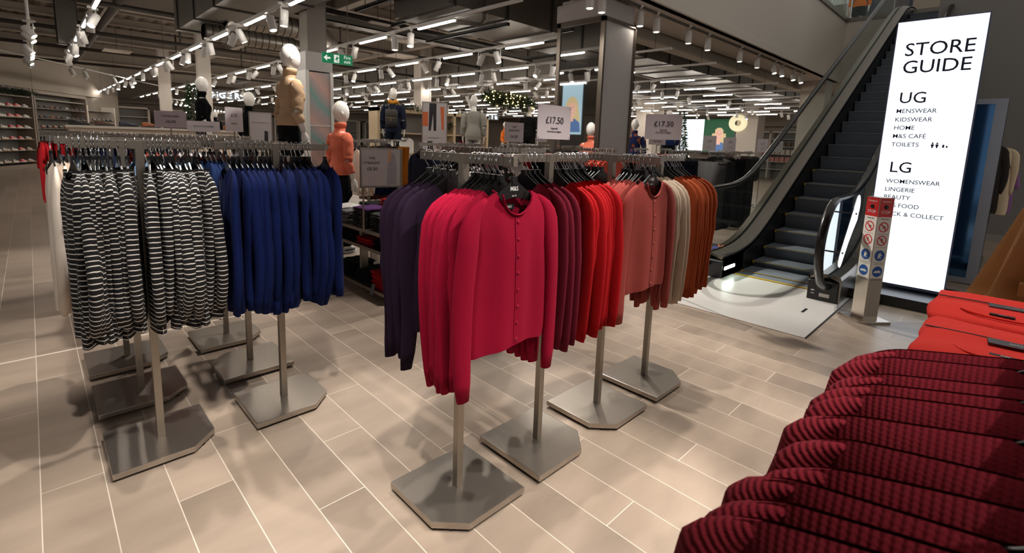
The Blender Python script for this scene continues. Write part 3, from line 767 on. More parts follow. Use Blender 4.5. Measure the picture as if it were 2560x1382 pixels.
# --- striped tops, royal blue tops and the racks behind them
stack(T, 'x', SY[0], [.122, .147, .165, .18, .192, .205, .222, .242, .268, .298], STRIPE, 'striped top', 'black and white', 'from the aisle', 'top', 'striped tops left of the post', jit=9)
stack(T[::-1], 'x', SY[0], [.375, .388, .405, .418, .44, .452, .466, .486, .504, .522, .545, .56], STRIPE, 'striped top', 'black and white', 'beyond the post', 'top', 'striped tops beyond the post', jit=9)
s5 = stack(B, 'x', SY[0], [.69, .712, .735, .765, .785, .815, .838, .86, .885, .94, .965, .995, 1.02, 1.05, 1.07, 1.09, 1.175], BLUE, 'top', 'royal blue', 'counted from the striped tops', 'top', 'royal blue long-sleeved tops', jit=9)
stack(B[1:], 'x', SY[1], [.68, .72, .745, .77, .80, .83, .98, 1.04, 1.10], NAVYB, 'top', 'denim blue', 'behind the royal blue row', 'top', 'denim blue tops')
stack(B, 'x', SY[1], [.07, .10, .13], OFFW, 'shirt', 'off-white', 'behind the striped tops, by the aisle', 'shirt', 'off-white shirts')
stack(B[1:], 'x', SY[1], [.175, .20, .225, .25, .40, .44, .48, .52, .56], PALEB, 'shirt', 'pale blue', 'behind the striped tops', 'shirt', 'pale blue shirts')
stack(B, 'x', SY[2], [.12, .15, .19, .22, .26], PALEB, 'shirt', 'pale blue', 'on the third rack from the aisle', 'shirt', 'pale blue shirts at the back')
rack(.36, 7.3, 'x', 'pm', 'clothes rack of red T-shirts beyond the white shirts')
stack(SHORT, 'x', 7.3, [.09, .115, .15, .20, .24, .28, .32, .37, .42], RED, 'T-shirt', 'red', 'from the aisle on the red rack', 'T-shirt', 'red T-shirts')
stack(SHORT, 'x', SY[2], [.42, .46, .50, .55], CORAL, 'T-shirt', 'coral', 'behind the pale blue shirts', 'T-shirt', 'coral T-shirts')
stack(SHORT, 'x', SY[2], [.74, .80, .88, .97, 1.05], RED, 'T-shirt', 'red', 'behind the denim blue tops', 'T-shirt', 'red T-shirts at the back')
stack(B, 'y', 2.20, [2.44, 2.48, 2.52, 2.56, 2.60, 2.64, 2.76, 2.80, 2.84, 2.88], MONO, 'blouse', 'black and white print', 'behind the purple cardigans', 'blouse', 'monochrome print blouses')
stack(SHORT, 'x', 2.70, [2.49, 2.53, 2.57, 2.61, 2.65, 2.69], WTEE, 'T-shirt', 'white', 'behind the burgundy cardigans', 'T-shirt', 'white T-shirts')
def swing_tag(o, top, u, t, front=True):
    p = top.P(front, u, t)
    bx(-.014, .014, -.001, .001, -.075, 0).build('swing_tag', mat('tag_black', (70, 70, 74), .5), o, loc=p + Vector((0, -.006, 0)))
swing_tag(s5[0][0], s5[0][1]['top'], -.55, .10)
# --- close, blurred chunky knits on a lower rail at the lower right
KNIT = rib_material('maroon_chunky_knit', (104, 18, 30))
K = [top_proto('chunky_jumper', KNIT, seed=60 + i, L=.62, SL=.56, Ws=.30, thick=.05, nx=31, nt=22, amp=.010, fd=.01, sleeve_y=0, nw=.022, neck=-.092, sd=2.0, swap=True, drop=.062) for i in range(3)]
KZ = 1.175; KY = -.10
for i, (x, dy) in enumerate([(.645, .014), (.69, .006), (.73, .010), (.83, -.010), (.905, -.008), (1.03, .004), (1.15, -.004), (1.21, .0), (1.28, -.006), (1.38, .002), (1.46, -.004)]):
    loc = (x, KY + dy * 1.5, KZ); rz = -pi / 2 + radians(R.uniform(-6, 6))
    hang(K[i % 3], loc, rz, KNIT, f'maroon ribbed chunky jumper {nth(i)} from the camera in the near row', 'jumper', 'maroon chunky jumpers in the near row')
    hanger(loc, rz, f'black hanger of the {nth(i)} maroon jumper in the near row', 'hangers of the maroon jumpers')
t = thing('clothes_rail', 'low rail carrying the maroon chunky jumpers', 'clothes rail', (1.0, KY, 0))
bx(-.68, .70, -.01, .01, KZ - .035, KZ).build('rail', RACK, t)
for sx in (-.64, .66): bx(sx - .016, sx + .016, -.016, .016, .03, KZ - .035).build('post', RACK, t)
bx(-.68, .70, -.2, .2, 0, .03).build('base_plate', RACKB, t)

# ================================================================ escalator and what stands around it
ESTEEL = brushed_material('escalator_steel', (124, 117, 109), 0.34, 0)
EDARK = mat('escalator_black', (20, 20, 22), 0.4)
STEPM = comb_material('step_grooves', (140, 146, 156), (84, 90, 100), 0.014)
YELL = mat('step_edge_yellow', (196, 160, 40), 0.5)
RUBBER = mat('handrail_rubber', (24, 22, 22), 0.22)
PLATE = brushed_material('landing_plate', (240, 236, 231), 0.3, 1, 0.3, 0.04)
def zc(x):
    w = .22
    z = .545 * w * math.log(1 + exp(min(60, (x - 6.51) / w)))
    return z if z < 4.6 else 5.0 - .4 * exp(-(z - 4.6) / .4)
esc = thing('escalator', 'escalator with black handrails climbing beside the glowing store guide', 'escalator', (0, 0, 0))
XS = [5.62 + .14 * k for k in range(17)] + [8.1 + .5 * k for k in range(19)]
def sweep(name, prof, m, x0=5.62, smooth=False):
    """profile of (y, z above the incline) carried along the escalator"""
    mb = MB(); rows = [[(x, y, max(.0, zc(x) + z) if z < 0 else zc(x) + z) for y, z in prof] for x in XS if x >= x0 - .001]
    mb.grid(rows, True, True, True); return mb.build(name, m, esc, smooth)
for sg, y0, nm in ((1, 2.18, 'near the racks'), (-1, 1.30, 'beside the store guide')):
    def Y(d): return y0 + sg * d
    o = sweep('skirt', [(Y(0), -.4), (Y(.012), -.4), (Y(.012), .26), (Y(0), .26)], EDARK)
    sweep('inner_deck', [(Y(.0), .24), (Y(.15), .29), (Y(.15), .26), (Y(.0), .215)], ESTEEL)
    sweep('outer_deck', [(Y(.19), .285), (Y(.27), .275), (Y(.285), .24), (Y(.285), -.55), (Y(.265), -.55), (Y(.265), .22), (Y(.19), .25)], ESTEEL)
    sweep('kick_strip', [(Y(.15), .265), (Y(.19), .265), (Y(.19), .24), (Y(.15), .24)], EDARK)
    g = MB(); rows = []
    for x in [5.15 + .03 * k for k in range(16)] + [5.64 + .08 * k for k in range(14)] + [6.8 + .4 * k for k in range(25)]:
        if x < 5.6:
            q = sqrt(max(0, 1 - ((5.6 - x) / .453) ** 2)); zt = .60 + .425 * q; zb = max(.60 - .42 * q, .22 if x > 5.45 else 0)
        else: zt = zc(x) + 1.02; zb = zc(x) + .25
        rows.append([(x, Y(.165), zb), (x, Y(.177), zb), (x, Y(.177), zt), (x, Y(.165), zt)])
    g.grid(rows, True, True, True); g.build('glass_panel', GLAZEL if sg > 0 else GLAZE, esc)
    pts = [(5.60 + .47 * cos(t), Y(.171), .605 + .445 * sin(t)) for t in [radians(-88 - 182 * k / 22) for k in range(23)]] + [(x, Y(.171), zc(x) + 1.05) for x in [5.7 + .12 * k for k in range(17)] + [7.8 + .5 * k for k in range(20)]]
    hr = MB(); m_ = len(pts); P = [Vector(p) for p in pts]; rows = []
    for i, p in enumerate(P):
        d = (P[min(i + 1, m_ - 1)] - P[max(i - 1, 0)]).normalized(); n = Vector((-d.z, 0, d.x))
        rows.append([p + n * (.026 * sin(t)) + Vector((0, .040 * cos(t), 0)) for t in [2 * pi * k / 12 for k in range(12)]])
    hr.grid(rows, True, True, True); hr.build('handrail', RUBBER, esc, True)
    nb = MB().prism([(5.60, 0), (6.25, 0), (6.25, .26), (5.70, .26), (5.60, .20)], min(Y(0), Y(.27)), max(Y(0), Y(.27)), 'y')
    o = nb.build('newel_base', EDARK, esc, bevel=.012)
    if sg < 0: bx(5.594, 5.6, 1.10, 1.19, .05, .085).build('rating_plate', mat('rating_plate', (190, 184, 176), .4), o); bx(5.594, 5.6, 1.235, 1.265, .10, .11).box(5.594, 5.6, 1.235, 1.265, .07, .075).build('sticker', WHITE, o)
    else:
        bx(5.66, 5.95, 2.166, 2.176, .10, .135).build('comb_light', mat('comb_light', (235, 255, 240), .4, emit=6.0), o)
        q = MB().box(-.10, .06, -.0, .002, -.035, .035)
        d_ = facing((5.98, 2.30, .285), (0, -1, 0), (.85, 0, .5)); 
        words('90', .085, mat('decal_blue', (24, 40, 150), .5), o, facing((5.84, 2.35, .309), (.96, 0, .28), (0, -1, 0)) @ Matrix.Rotation(pi, 4, 'X'), name='decal')
        words('C', .085, mat('decal_orange', (226, 110, 40), .5), o, facing((6.0, 2.35, .309), (.96, 0, .28), (0, -1, 0)) @ Matrix.Rotation(pi, 4, 'X'), name='decal')
# steps
sx = 6.9 - .372 * 2
for k in range(27):
    x = sx + .372 * k
    z = .205 * (k - 1) if k > 1 else (0.05 if k == 1 else 0.0)
    if k == 2: z = .205 - .02
    z = zc(x) if k < 3 else .21 + .2028 * (k - 2)
    if z > 5.0: break
    rise = .2028 if k > 2 else max(.02, z - zc(x - .3))
    m = MB().prism([(x, z), (x, z - .014), (x + .012, z - .018), (x + .030, z - .35 * rise), (x + .055, z - .75 * rise), (x + .075, z - rise - .03), (x + .40, z - rise - .03), (x + .40, z)][::-1], 1.315, 2.165, 'y')
    o = m.build('step', STEPM, esc)
    bx(x + .001, x + .035, 1.315, 2.165, z, z + .002).build('nosing', mat('step_nosing', (66, 70, 78), .5), o)
    if k < 8: bx(x - .004, x + .03, 1.315, 1.34, z - .03, z + .003).box(x - .004, x + .03, 2.14, 2.165, z - .03, z + .003).box(x + .0, x + .012, 1.34, 2.14, z - .002, z + .0025).build('yellow_edge', YELL, o)
bx(5.95, 6.3, 1.315, 2.165, .0, .012).build('comb_plate', STEPM, esc)
bx(5.945, 5.985, 1.32, 2.16, .010, .016).build('comb_edge', YELL, esc)
bx(4.36, 5.95, .985, 2.62, 0.0, .006).build('landing_plate', PLATE, esc)
bx(4.36, 5.95, .979, .985, 0.0, .008).box(5.05, 5.20, 1.18, 1.20, .006, .009).build('plate_joint_strip', EDARK, esc)
bx(6.6, 17, 1.06, 2.46, -.0, .02).build('pit_cover', EDARK, esc)
# solid truss below the incline so that nothing shows through under the steps
tr = MB(); rows = [[(x, 1.06, max(.0, zc(x) - .55)), (x, 2.46, max(.0, zc(x) - .55)), (x, 2.46, max(0, zc(x) - .25)), (x, 1.06, max(0, zc(x) - .25))] for x in XS if x > 6.6]
tr.grid(rows, True, True, True); tr.build('truss_cladding', mat('truss_panel', (120, 116, 112), .5), esc)
# glossy pill-shaped guard plate fixed beside the newel, it mirrors the store guide
gp = []
for k in range(15): t = radians(-40 + 180 * k / 14); gp.append((5.86 + .115 * cos(t), .975 + .115 * sin(t)))
for k in range(15): t = radians(140 + 180 * k / 14); gp.append((5.415 + .085 * cos(t), .50 + .085 * sin(t)))
gp.append((5.66, .63)); gp.append((5.80, .74)); gp.append((5.93, .83))
o = MB().prism(gp, 1.012, 1.018, 'y').build('guard_plate', mat('mirror_acrylic', (240, 243, 248), .03, 1.0), esc)
for x, z in ((5.84, .90), (5.46, .55)): MB().cyl((x, 1.006, z), (x, 1.13, z), .008, 8).build('fixing', EDARK, o)

# floor-standing stop post
bol = thing('emergency_stop_post', 'square steel post with red emergency stop panels and pictogram stickers', 'bollard', (5.325, .76, 0), radians(-38.5))
h = .069
BST = brushed_material('post_steel', (186, 176, 164), .26, 2, 1.0, .05)
bx(-h, h, -h, h, .012, 1.125).build('post', BST, bol, bevel=.003)
MB().prism([(-.14, -.09), (-.09, -.14), (.14, -.14), (.14, .14), (-.14, .14)], 0, .022).build('base_plate', BST, bol, bevel=.002)
REDP = mat('stop_red', (206, 36, 40), .4); CARD = mat('sticker_white', (232, 226, 220), .45); SBLUE = mat('sticker_blue', (20, 78, 158), .45)
def ring(m, c, r, ri, ax, n=28):
    pts = lambda q: [c + ax[0] * (q * cos(2 * pi * k / n)) + ax[1] * (q * sin(2 * pi * k / n)) for k in range(n)]
    m.grid([pts(ri), pts(r)], True) if ri else m.face([m.pt(p) for p in pts(r)])
for nrm, ax in (((-1, 0, 0), (0, -1, 0)), ((0, -1, 0), (1, 0, 0))):
    N_ = Vector(nrm); A = Vector(ax); Z = Vector((0, 0, 1))
    def at(u, z, d=.0): return N_ * (h + .0012 + d) + A * u + Z * z
    def quad(u0, u1, z0, z1, d=0):
        m = MB(); c = [at(u0, z0, d), at(u1, z0, d), at(u1, z1, d), at(u0, z1, d)]; b = [p - N_ * .0012 for p in c]
        i = [m.pt(p) for p in c + b]; m.face(i[:4]); 
        for a in range(4): m.face((i[a], i[a + 4], i[(a + 1) % 4 + 4], i[(a + 1) % 4]))
        return m
    p = quad(-h + .004, h - .004, .40, .955).build('pictogram_panel', CARD, bol)
    r_ = quad(-h + .004, h - .004, .955, 1.12).build('stop_panel', REDP, bol)
    def fc(u, z): return facing(at(u, z, .001), A, Z)
    words('STOP', .036, WHITE, r_, fc(0, .985)); words('Emergency', .02, WHITE, r_, fc(0, 1.085))
    MB().lathe([(0, .012), (.013, .012), (.015, .004), (.02, 0), (0, 0)], 14).build('button', EDARK, r_, loc=at(0, 1.043), rot=facing((0, 0, 0), A, Z).to_euler())
    words('Passenger safety', .011, INK, p, fc(0, .935))
    for j, z in enumerate((.865, .745, .61, .465)):
        m = MB(); c = at(0, z, .0012)
        if j < 2:
            ring(m, c, .046, .037, (A, Z)); mm = REDP
            a = at(-.028, z + .028, .002); b_ = at(.028, z - .028, .002)
            i = [m.pt(v) for v in (a + (A + Z) * .0035, a - (A + Z) * .0035, b_ - (A + Z) * .0035, b_ + (A + Z) * .0035)]; m.face(i)
        else: ring(m, c, .048, 0, (A, Z)); mm = SBLUE
        o = m.build('pictogram', mm, p)
        g = MB(); gm = INK if j < 2 else WHITE
        def poly(pts, d=.0016):
            g.face([g.pt(at(u, z + v, d)) for u, v in pts])
        if j == 0: poly([(-.02, .018), (-.012, .018), (-.006, -.004), (.018, -.004), (.02, .004), (.0, .006), (.016, .014), (-.006, .014)][:5]); poly([(-.008, -.01), (-.002, -.01), (-.002, -.016), (-.008, -.016)]); poly([(.01, -.01), (.016, -.01), (.016, -.016), (.01, -.016)])
        elif j == 1: poly([(-.004, .024), (.004, .024), (.004, .016), (-.004, .016)]); poly([(-.012, .012), (.010, .014), (.004, -.006), (.014, -.012), (.010, -.018), (-.006, -.008)])
        elif j == 2: poly([(-.004, .03), (.006, .03), (.006, .02), (-.004, .02)]); poly([(-.014, .016), (.014, .016), (.008, -.010), (.016, -.028), (.008, -.028), (.0, -.012), (-.008, -.028), (-.016, -.026)]); poly([(.016, .012), (.024, -.004), (.020, -.006), (.012, .006)])
        else: poly([(-.034, -.002), (-.018, .010), (-.004, .006), (.012, .012), (.034, .0), (.034, -.010), (-.034, -.012)])
        g.build('glyph', gm, o)
        t = MB()
        for q in range(3 if j > 1 else 1):
            zz = z - .062 - .010 * q
            t.face([t.pt(at(u, v, .001)) for u, v in ((-.05, zz), (.05, zz), (.05, zz + .002), (-.05, zz + .002))])
        t.build('caption_line', INK, p)

# ---------------------------------------------------------------- the lit store guide
sg_ = thing('store_guide_sign', 'tall glowing white store guide totem on a black plinth', 'sign', (6.4, .64, 0))
bx(0, .085, -.345, .345, .12, 2.83).build('casing', mat('casing_grey', (92, 96, 120), .4), sg_, bevel=.004)
scr = bx(-.004, 0.0, -.335, .335, .15, 2.82).build('lit_panel', mat('lit_panel', (246, 250, 255), .4, emit=.62, ergb=(236, 244, 255)), sg_)
bx(-.40, .45, -.44, .395, 0, .105).build('plinth', mat('plinth_black', (20, 21, 24), .25), sg_, bevel=.006)
GI = mat('guide_ink', (34, 40, 66), .6)
def gl(s, y, z, size, sp=1.0): words(s, size, GI, scr, facing((-.006, y, z), (0, -1, 0)), 'LEFT', spacing=sp)
gl('STORE', .255, 2.485, .178, 1.0); gl('GUIDE', .255, 2.315, .178, 1.0)
gl('UG', .245, 2.02, .155, 1.0)
for s, z in (('MENSWEAR', 1.92), ('KIDSWEAR', 1.835), ('HOME', 1.752), ('M&S CAFÉ', 1.668), ('TOILETS', 1.583)): gl(s, .252, z, .060, 1.0)
gl('LG', .242, 1.318, .155, 1.0)
for s, z in (('WOMENSWEAR', 1.205), ('LINGERIE', 1.12), ('BEAUTY', 1.04), ('M&S FOOD', .955), ('CLICK & COLLECT', .868)): gl(s, .252, z, .060, 1.0)
pic = MB()
for k in (0, 1):
    y = -.075 - .035 * k
    pic.ball((-.007, y, 1.622), .001, .008, .008, 8, 5); pic.box(-.008, -.006, y - .011, y + .011, 1.592, 1.612); pic.box(-.008, -.006, y - .006, y + .006, 1.575, 1.592)
pic.box(-.008, -.006, -.165, -.150, 1.58, 1.61); pic.box(-.008, -.006, -.19, -.178, 1.58, 1.60)
pic.build('toilet_symbol', GI, scr)

# ---------------------------------------------------------------- dressing mirror, coats and the wall behind
mf = thing('standing_mirror', 'tall mirror in a pale metal frame behind the store guide', 'mirror', (7.8, .52, 0))
f = MB().box(0, .06, -.42, -.32, 0.02, 2.16).box(0, .06, .32, .42, .02, 2.16).box(0, .06, -.32, .32, 2.10, 2.16).box(0, .06, -.32, .32, .02, .08)
f.build('frame', mat('frame_silver', (170, 176, 190), .35, .6), mf)
bx(.02, .04, -.32, .32, .08, 2.10).build('mirror_glass', mat('blue_glass', (70, 112, 158), .08, .85), mf)
bx(.12, .14, -.425, -.30, .02, 2.16).build('back_edge', mat('frame_back', (96, 100, 112), .5), mf)
cr = thing('clothes_rail', 'wall rail with dark coat and lilac scarf behind the standing mirror', 'clothes rail', (9.6, .30, 0))
bx(-.5, .5, -.012, .012, 1.78, 1.81).build('rail', RACK, cr)
for x in (-.48, .48): bx(x - .015, x + .015, -.015, .015, .03, 1.78).build('post', RACK, cr)
bx(-.5, .5, -.2, .2, 0, .03).build('base_plate', RACKB, cr)
bx(-.012, .012, -.14, .14, 1.86, 2.1).build('size_sign', WHITE, cr)
COATM = knit('charcoal_tweed', (58, 52, 50), .35); LILAC = knit('lilac_wool', (150, 106, 156), .25); ECRU = knit('ecru_fleece', (226, 204, 172), .1); TAN = mat('rust_wool', (150, 92, 54), .9)
CO = [top_proto('coat', COATM, seed=80 + i, L=.95, SL=.62, Ws=.23, amp=.012, flare=.1, thick=.06) for i in range(2)]
CL = [top_proto('coat', COATM, seed=84 + i, L=1.15, SL=.62, Ws=.21, amp=.02, flare=.12, thick=.05) for i in range(1)]
hang(CO[0], (9.25, .30, 1.81), -pi / 2, COATM, 'charcoal tweed coat hanging nearest on the rail behind the mirror', 'coat', 'coats behind the standing mirror')
hang(CL[0], (9.45, .34, 1.81), -pi / 2, mat('dark_brown_wool', (44, 34, 30), .9), 'long dark brown coat hanging behind the charcoal one', 'coat', 'coats behind the standing mirror')
hang(CO[1], (9.72, .20, 1.78), -pi / 2, ECRU, 'ecru fleece jacket at the end of the coat rail', 'jacket', 'coats behind the standing mirror')
hang(SHORT[1], (9.85, .12, 1.50), -pi / 2, LILAC, 'lilac wool wrap hanging below the ecru jacket', 'wrap', 'coats behind the standing mirror')
hang(SHORT[0], (9.62, .26, 1.76), -pi / 2, print_material('zebra_print', (20, 20, 22), (200, 196, 190), 26, .2, .4), 'zebra print blouse between the charcoal coat and ecru jacket', 'blouse', 'coats behind the standing mirror')
for i, (x, y, z, w_) in enumerate(((9.25, .30, 1.81, 0), (9.45, .34, 1.81, 0), (9.72, .20, 1.78, 0), (9.85, .12, 1.5, 0), (9.62, .26, 1.76, 0))):
    hanger((x, y, z), -pi / 2, f'black hanger {nth(i)} on the coat rail behind the standing mirror', 'hangers behind the standing mirror')
# camel cape coat at the frame's edge, black trousers below
CAM = mat('camel_wool', (178, 130, 82), .92, bump=.2, bscale=200, sheen=.3, vary=.1)
cm = thing('mannequin', 'mannequin in a pleated camel cape and black trousers beside the folded red jumpers', 'mannequin', (3.55, -.24, 0))
m = MB(); rows = []
for i in range(15):
    q = i / 14; z = 1.48 - .68 * q; r0 = .10 + .20 * q ** .8; row = []
    for k in range(72):
        a = 2 * pi * k / 72; rr = r0 * (1 + .22 * q * sin(9 * a + .6) + .07 * q * sin(17 * a)); row.append((rr * cos(a), rr * sin(a) * .86, z - .03 * q * sin(9 * a)))
    rows.append(row)
m.grid(rows, True, True, True); cp = m.build('cape', CAM, cm, True)
bx(-.31, -.27, .02, .14, .86, .93).build('buckled_cuff', mat('glazed_camel', (150, 100, 56), .25), cp, bevel=.008)
MB().tube([(0, .08, .85), (0, .08, .1)], .085, 12).tube([(0, -.09, .85), (0, -.09, .1)], .085, 12).tube([(0, 0, .95), (0, 0, .75)], .15, 14).build('trousers', BLK, cm, True)
MB().ball((0, 0, 1.72), .085, .075, .12).tube([(0, 0, 1.62), (0, 0, 1.42)], .05).build('body', MANN, cm, True)
bx(-.16, .16, -.16, .16, 0, .03).build('base_plate', RACKB, cm)
# ---------------------------------------------------------------- folded red jumpers on a low table behind the maroon row
tb = thing('display_table', 'low display table under the folded red jumpers', 'table', (2.42, -.12, 0))
bx(-.42, .56, -.40, .26, .72, .75).build('table_top', WHITE, tb)
for x in (-.42, .52):
    for y in (-.36, .22): bx(x - .02, x + .02, y - .02, y + .02, 0, .72).build('leg', RACK, tb)
REDK = mat('bright_red_knit', (228, 48, 36), .9, bump=.2, bscale=300, sheen=.3, vary=.05)
def slab(w, d, h, seed, nose=.5):
    """a folded jumper: soft slab with rounded front fold"""
    r = random.Random(seed); m = MB(); rows = []; ph = r.uniform(0, 6)
    n = 22
    for i in range(19):
        q = -1 + 2 * i / 18; x = q * d / 2
        e = (1 - abs(q) ** 5) ** .5; row = []
        for k in range(n):
            a = 2 * pi * k / n; ca, sa = cos(a), sin(a)
            y = (w / 2) * (abs(ca) ** .35) * (1 if ca >= 0 else -1) * (.93 + .07 * e)
            z = h / 2 + (h / 2) * (abs(sa) ** .55) * (1 if sa >= 0 else -1) * max(.25, e)
            row.append((x, y + .006 * sin(5 * q + ph), z + .004 * sin(7 * q + 3 * ca + ph) * (1 if sa > 0 else 0)))
        rows.append(row)
    m.grid(rows, True, True, True); return m
TAGG = mat('swing_tag_grey', (74, 74, 80), .45); PIPING = mat('grey_piping', (92, 62, 62), .8)
def folded(x, y, z, h, label, detail, seed):
    o = slab(.40, .52, h, seed).build('folded_jumper', REDK, None, True, loc=(x, y, z), rot=(0, 0, R.uniform(-.04, .04)))
    tag(o, label, 'jumper', 'folded red jumpers')
    if detail:
        MB().tube([(.02 + .02 * sin(3 * u), -.19 + .38 * u, h + .002) for u in [k / 10 for k in range(11)]], .003, 6).build('seam', PIPING, o)
        tg = bx(-.028, .028, -.14, .03, h + .004, h + .007).build('swing_tag', TAGG, o); tg.rotation_euler = (0, 0, .10)
        words('EXTRA FINE', .013, LOGO, tg, facing((-.004, -.055, h + .0075), (0, -1, 0), (1, 0, 0)), depth=.0002)
        MB().tube([(-.13 - .07 * sin(a) * 1.0, -.02 + .12 * cos(a), h + .001) for a in [pi * k / 16 for k in range(17)]], .0045, 6).build('neckband', REDK, o, True)
        lb = bx(-.148, -.128, -.05, .02, h - .002, h + .0035).build('neck_label', mat('label_black', (22, 22, 24), .6), o); words('M&S', .012, LOGO, lb, facing((-.142, -.015, h + .004), (0, -1, 0), (1, 0, 0)), name='logo', depth=.0002)
for sx_, sy_, n, nm in ((2.70, -.03, 3, 'taller red stack beside the camel cape'), (2.16, -.04, 3, 'red stack nearer the maroon jumpers')):
    for k in range(n): folded(sx_ + .008 * k, sy_ - .006 * k, .752 + .050 * k, .056, f'folded red jumper {("lowest", "in the middle", "on top")[k]} of the {nm}', k == n - 1, k + int(sx_ * 10))

# ================================================================ mannequins
def blob(m, secs, n=22):
    m.grid([[(cx + a * cos(2 * pi * k / n), cy + b * sin(2 * pi * k / n), z) for k in range(n)] for z, a, b, cx, cy in secs], True, True, True)
TORSO = [(.86, .150, .105, 0, .005), (.93, .172, .122, 0, .012), (1.02, .158, .112, 0, .008), (1.12, .128, .092, 0, -.002), (1.20, .135, .098, 0, -.012), (1.29, .152, .122, 0, -.020), (1.36, .165, .108, 0, -.010), (1.42, .172, .084, 0, .004), (1.462, .130, .066, 0, .010), (1.49, .075, .055, 0, .010), (1.52, .056, .054, 0, .006), (1.60, .050, .052, 0, -.004)]
def arm_path(sg, bend=.02, fwd=.0):
    return [(sg * .160, .006, 1.43), (sg * .196, .008, 1.395), (sg * .212, .012, 1.32), (sg * .226, .018, 1.20), (sg * .236, .022 + bend, 1.12), (sg * .240, .0 - fwd, 1.02), (sg * .238, -.03 - fwd, .92)]
AR = [.040, .046, .045, .041, .038, .033, .026]
def hand_mesh(m, sg, w):
    x, y, z = w
    blob(m, [(z + .01, .024, .020, x, y), (z - .03, .020, .032, x, y - .006), (z - .07, .017, .040, x, y - .012), (z - .092, .015, .038, x, y - .014)], 10)
    for k, (dy, ln) in enumerate(((-.034, .068), (-.012, .078), (.010, .072), (.030, .055))):
        y0 = y - .014 + dy
        m.tube([(x, y0, z - .08), (x - sg * .004, y0 - .003, z - .09 - ln * .5), (x - sg * .014, y0 - .004, z - .09 - ln)], [.0095, .0085, .006], 7)
    m.tube([(x, y - .03, z - .03), (x - sg * .006, y - .056, z - .06), (x - sg * .008, y - .066, z - .095)], [.012, .010, .007], 7)
def body_mesh():
    m = MB(); blob(m, TORSO)
    rows = []
    for i in range(13):
        t = pi * i / 12; z = 1.722 + .138 * cos(t); r = sin(t + .001) if i < 12 else .02
        jaw = 1 - .22 * max(0, -cos(t)); rows.append((z, max(.004, .084 * r * jaw), max(.004, .106 * r * (1 - .08 * max(0, -cos(t)))), 0, -.012 - .016 * max(0, -cos(t))))
    blob(m, rows[::-1], 20)
    for sg in (-1, 1):
        m.ball((sg * .082, .012, 1.705), .010, .018, .024, 10, 6)
        p = arm_path(sg); m.tube(p, AR, 12); hand_mesh(m, sg, p[-1])
        m.tube([(sg * .085, .01, .93), (sg * .088, .0, .70), (sg * .086, -.006, .50), (sg * .085, .008, .30), (sg * .083, .012, .09)], [.088, .076, .052, .050, .033], 14)
        m.tube([(sg * .083, .03, .05), (sg * .085, -.04, .04), (sg * .088, -.13, .022)], [.036, .036, .018], 10)
    return m
BODY = body_mesh().mesh('body', MANN, True)
def wrinkle(rows, amp, seed):
    out = []
    for i, r in enumerate(rows):
        out.append([Vector(p) + Vector((p[0], p[1], 0)).normalized() * (amp * noise.noise(Vector((p[0] * 9, p[1] * 9, p[2] * 22 + seed)))) for p in r])
    return out
def jumper_mesh(neck, sleeve_to, hem, loose, seed):
    m = MB(); n = 30; secs = []
    TT = [(.78, .158, .112, 0, .005)] + TORSO
    for k in range(26):
        z = hem + (1.475 - hem) * k / 25
        for a, b in zip(TT[:-1], TT[1:]):
            if a[0] <= z <= b[0]:
                q = (z - a[0]) / (b[0] - a[0]); s = [x + (y - x) * q for x, y in zip(a, b)]
        lo = loose * (1 + .8 * max(0, 1 - abs(z - 1.08) / .16))
        secs.append((z, s[1] + lo, s[2] + lo, s[3], s[4]))
    rows = [[(cx + a * cos(2 * pi * k / n), cy + b * sin(2 * pi * k / n), z) for k in range(n)] for z, a, b, cx, cy in secs]
    m.grid(wrinkle(rows, .010, seed), True, True, False)
    if neck: blob(m, [(1.455, .125, .072, 0, .010), (1.485, .082, .066, 0, .008), (1.51, .068, .066, 0, .004), (1.56, .066, .066, 0, -.002), (1.60, .068, .068, 0, -.006), (1.585, .072, .072, 0, -.006), (1.54, .073, .073, 0, 0)], 18)
    else: blob(m, [(1.455, .125, .072, 0, .010), (1.49, .08, .06, 0, .008)], 18)
    for sg in (-1, 1):
        pts = []; rr = []
        P = [Vector(p) for p in arm_path(sg)]
        for i in range(len(P) - 1):
            for q in (0, .34, .67): pts.append(P[i].lerp(P[i + 1], q)); rr.append(AR[i] + (AR[i + 1] - AR[i]) * q + loose + .004)
        keep = [i for i, p in enumerate(pts) if p.z >= sleeve_to]
        m.tube([pts[i] + Vector((.003 * sin(i * 2.1 + seed), .004 * sin(i * 1.7), 0)) for i in keep], [rr[i] * (1 + .05 * sin(i * 2.3 + seed)) for i in keep], 14)
    return m
def trousers_mesh(flare=.012):
    m = MB(); blob(m, [(.84, .150, .112, 0, .006), (.93, .182, .130, 0, .012), (1.03, .166, .118, 0, .008)], 22)
    for sg in (-1, 1): m.tube([(sg * .086, .01, .93), (sg * .092, .0, .70), (sg * .092, -.004, .50), (sg * .092, .008, .30), (sg * .092, .012, .07)], [.098, .090, .074 + flare, .072 + flare, .070 + flare], 16)
    return m
TROU = trousers_mesh().mesh('trousers', BLK, True)
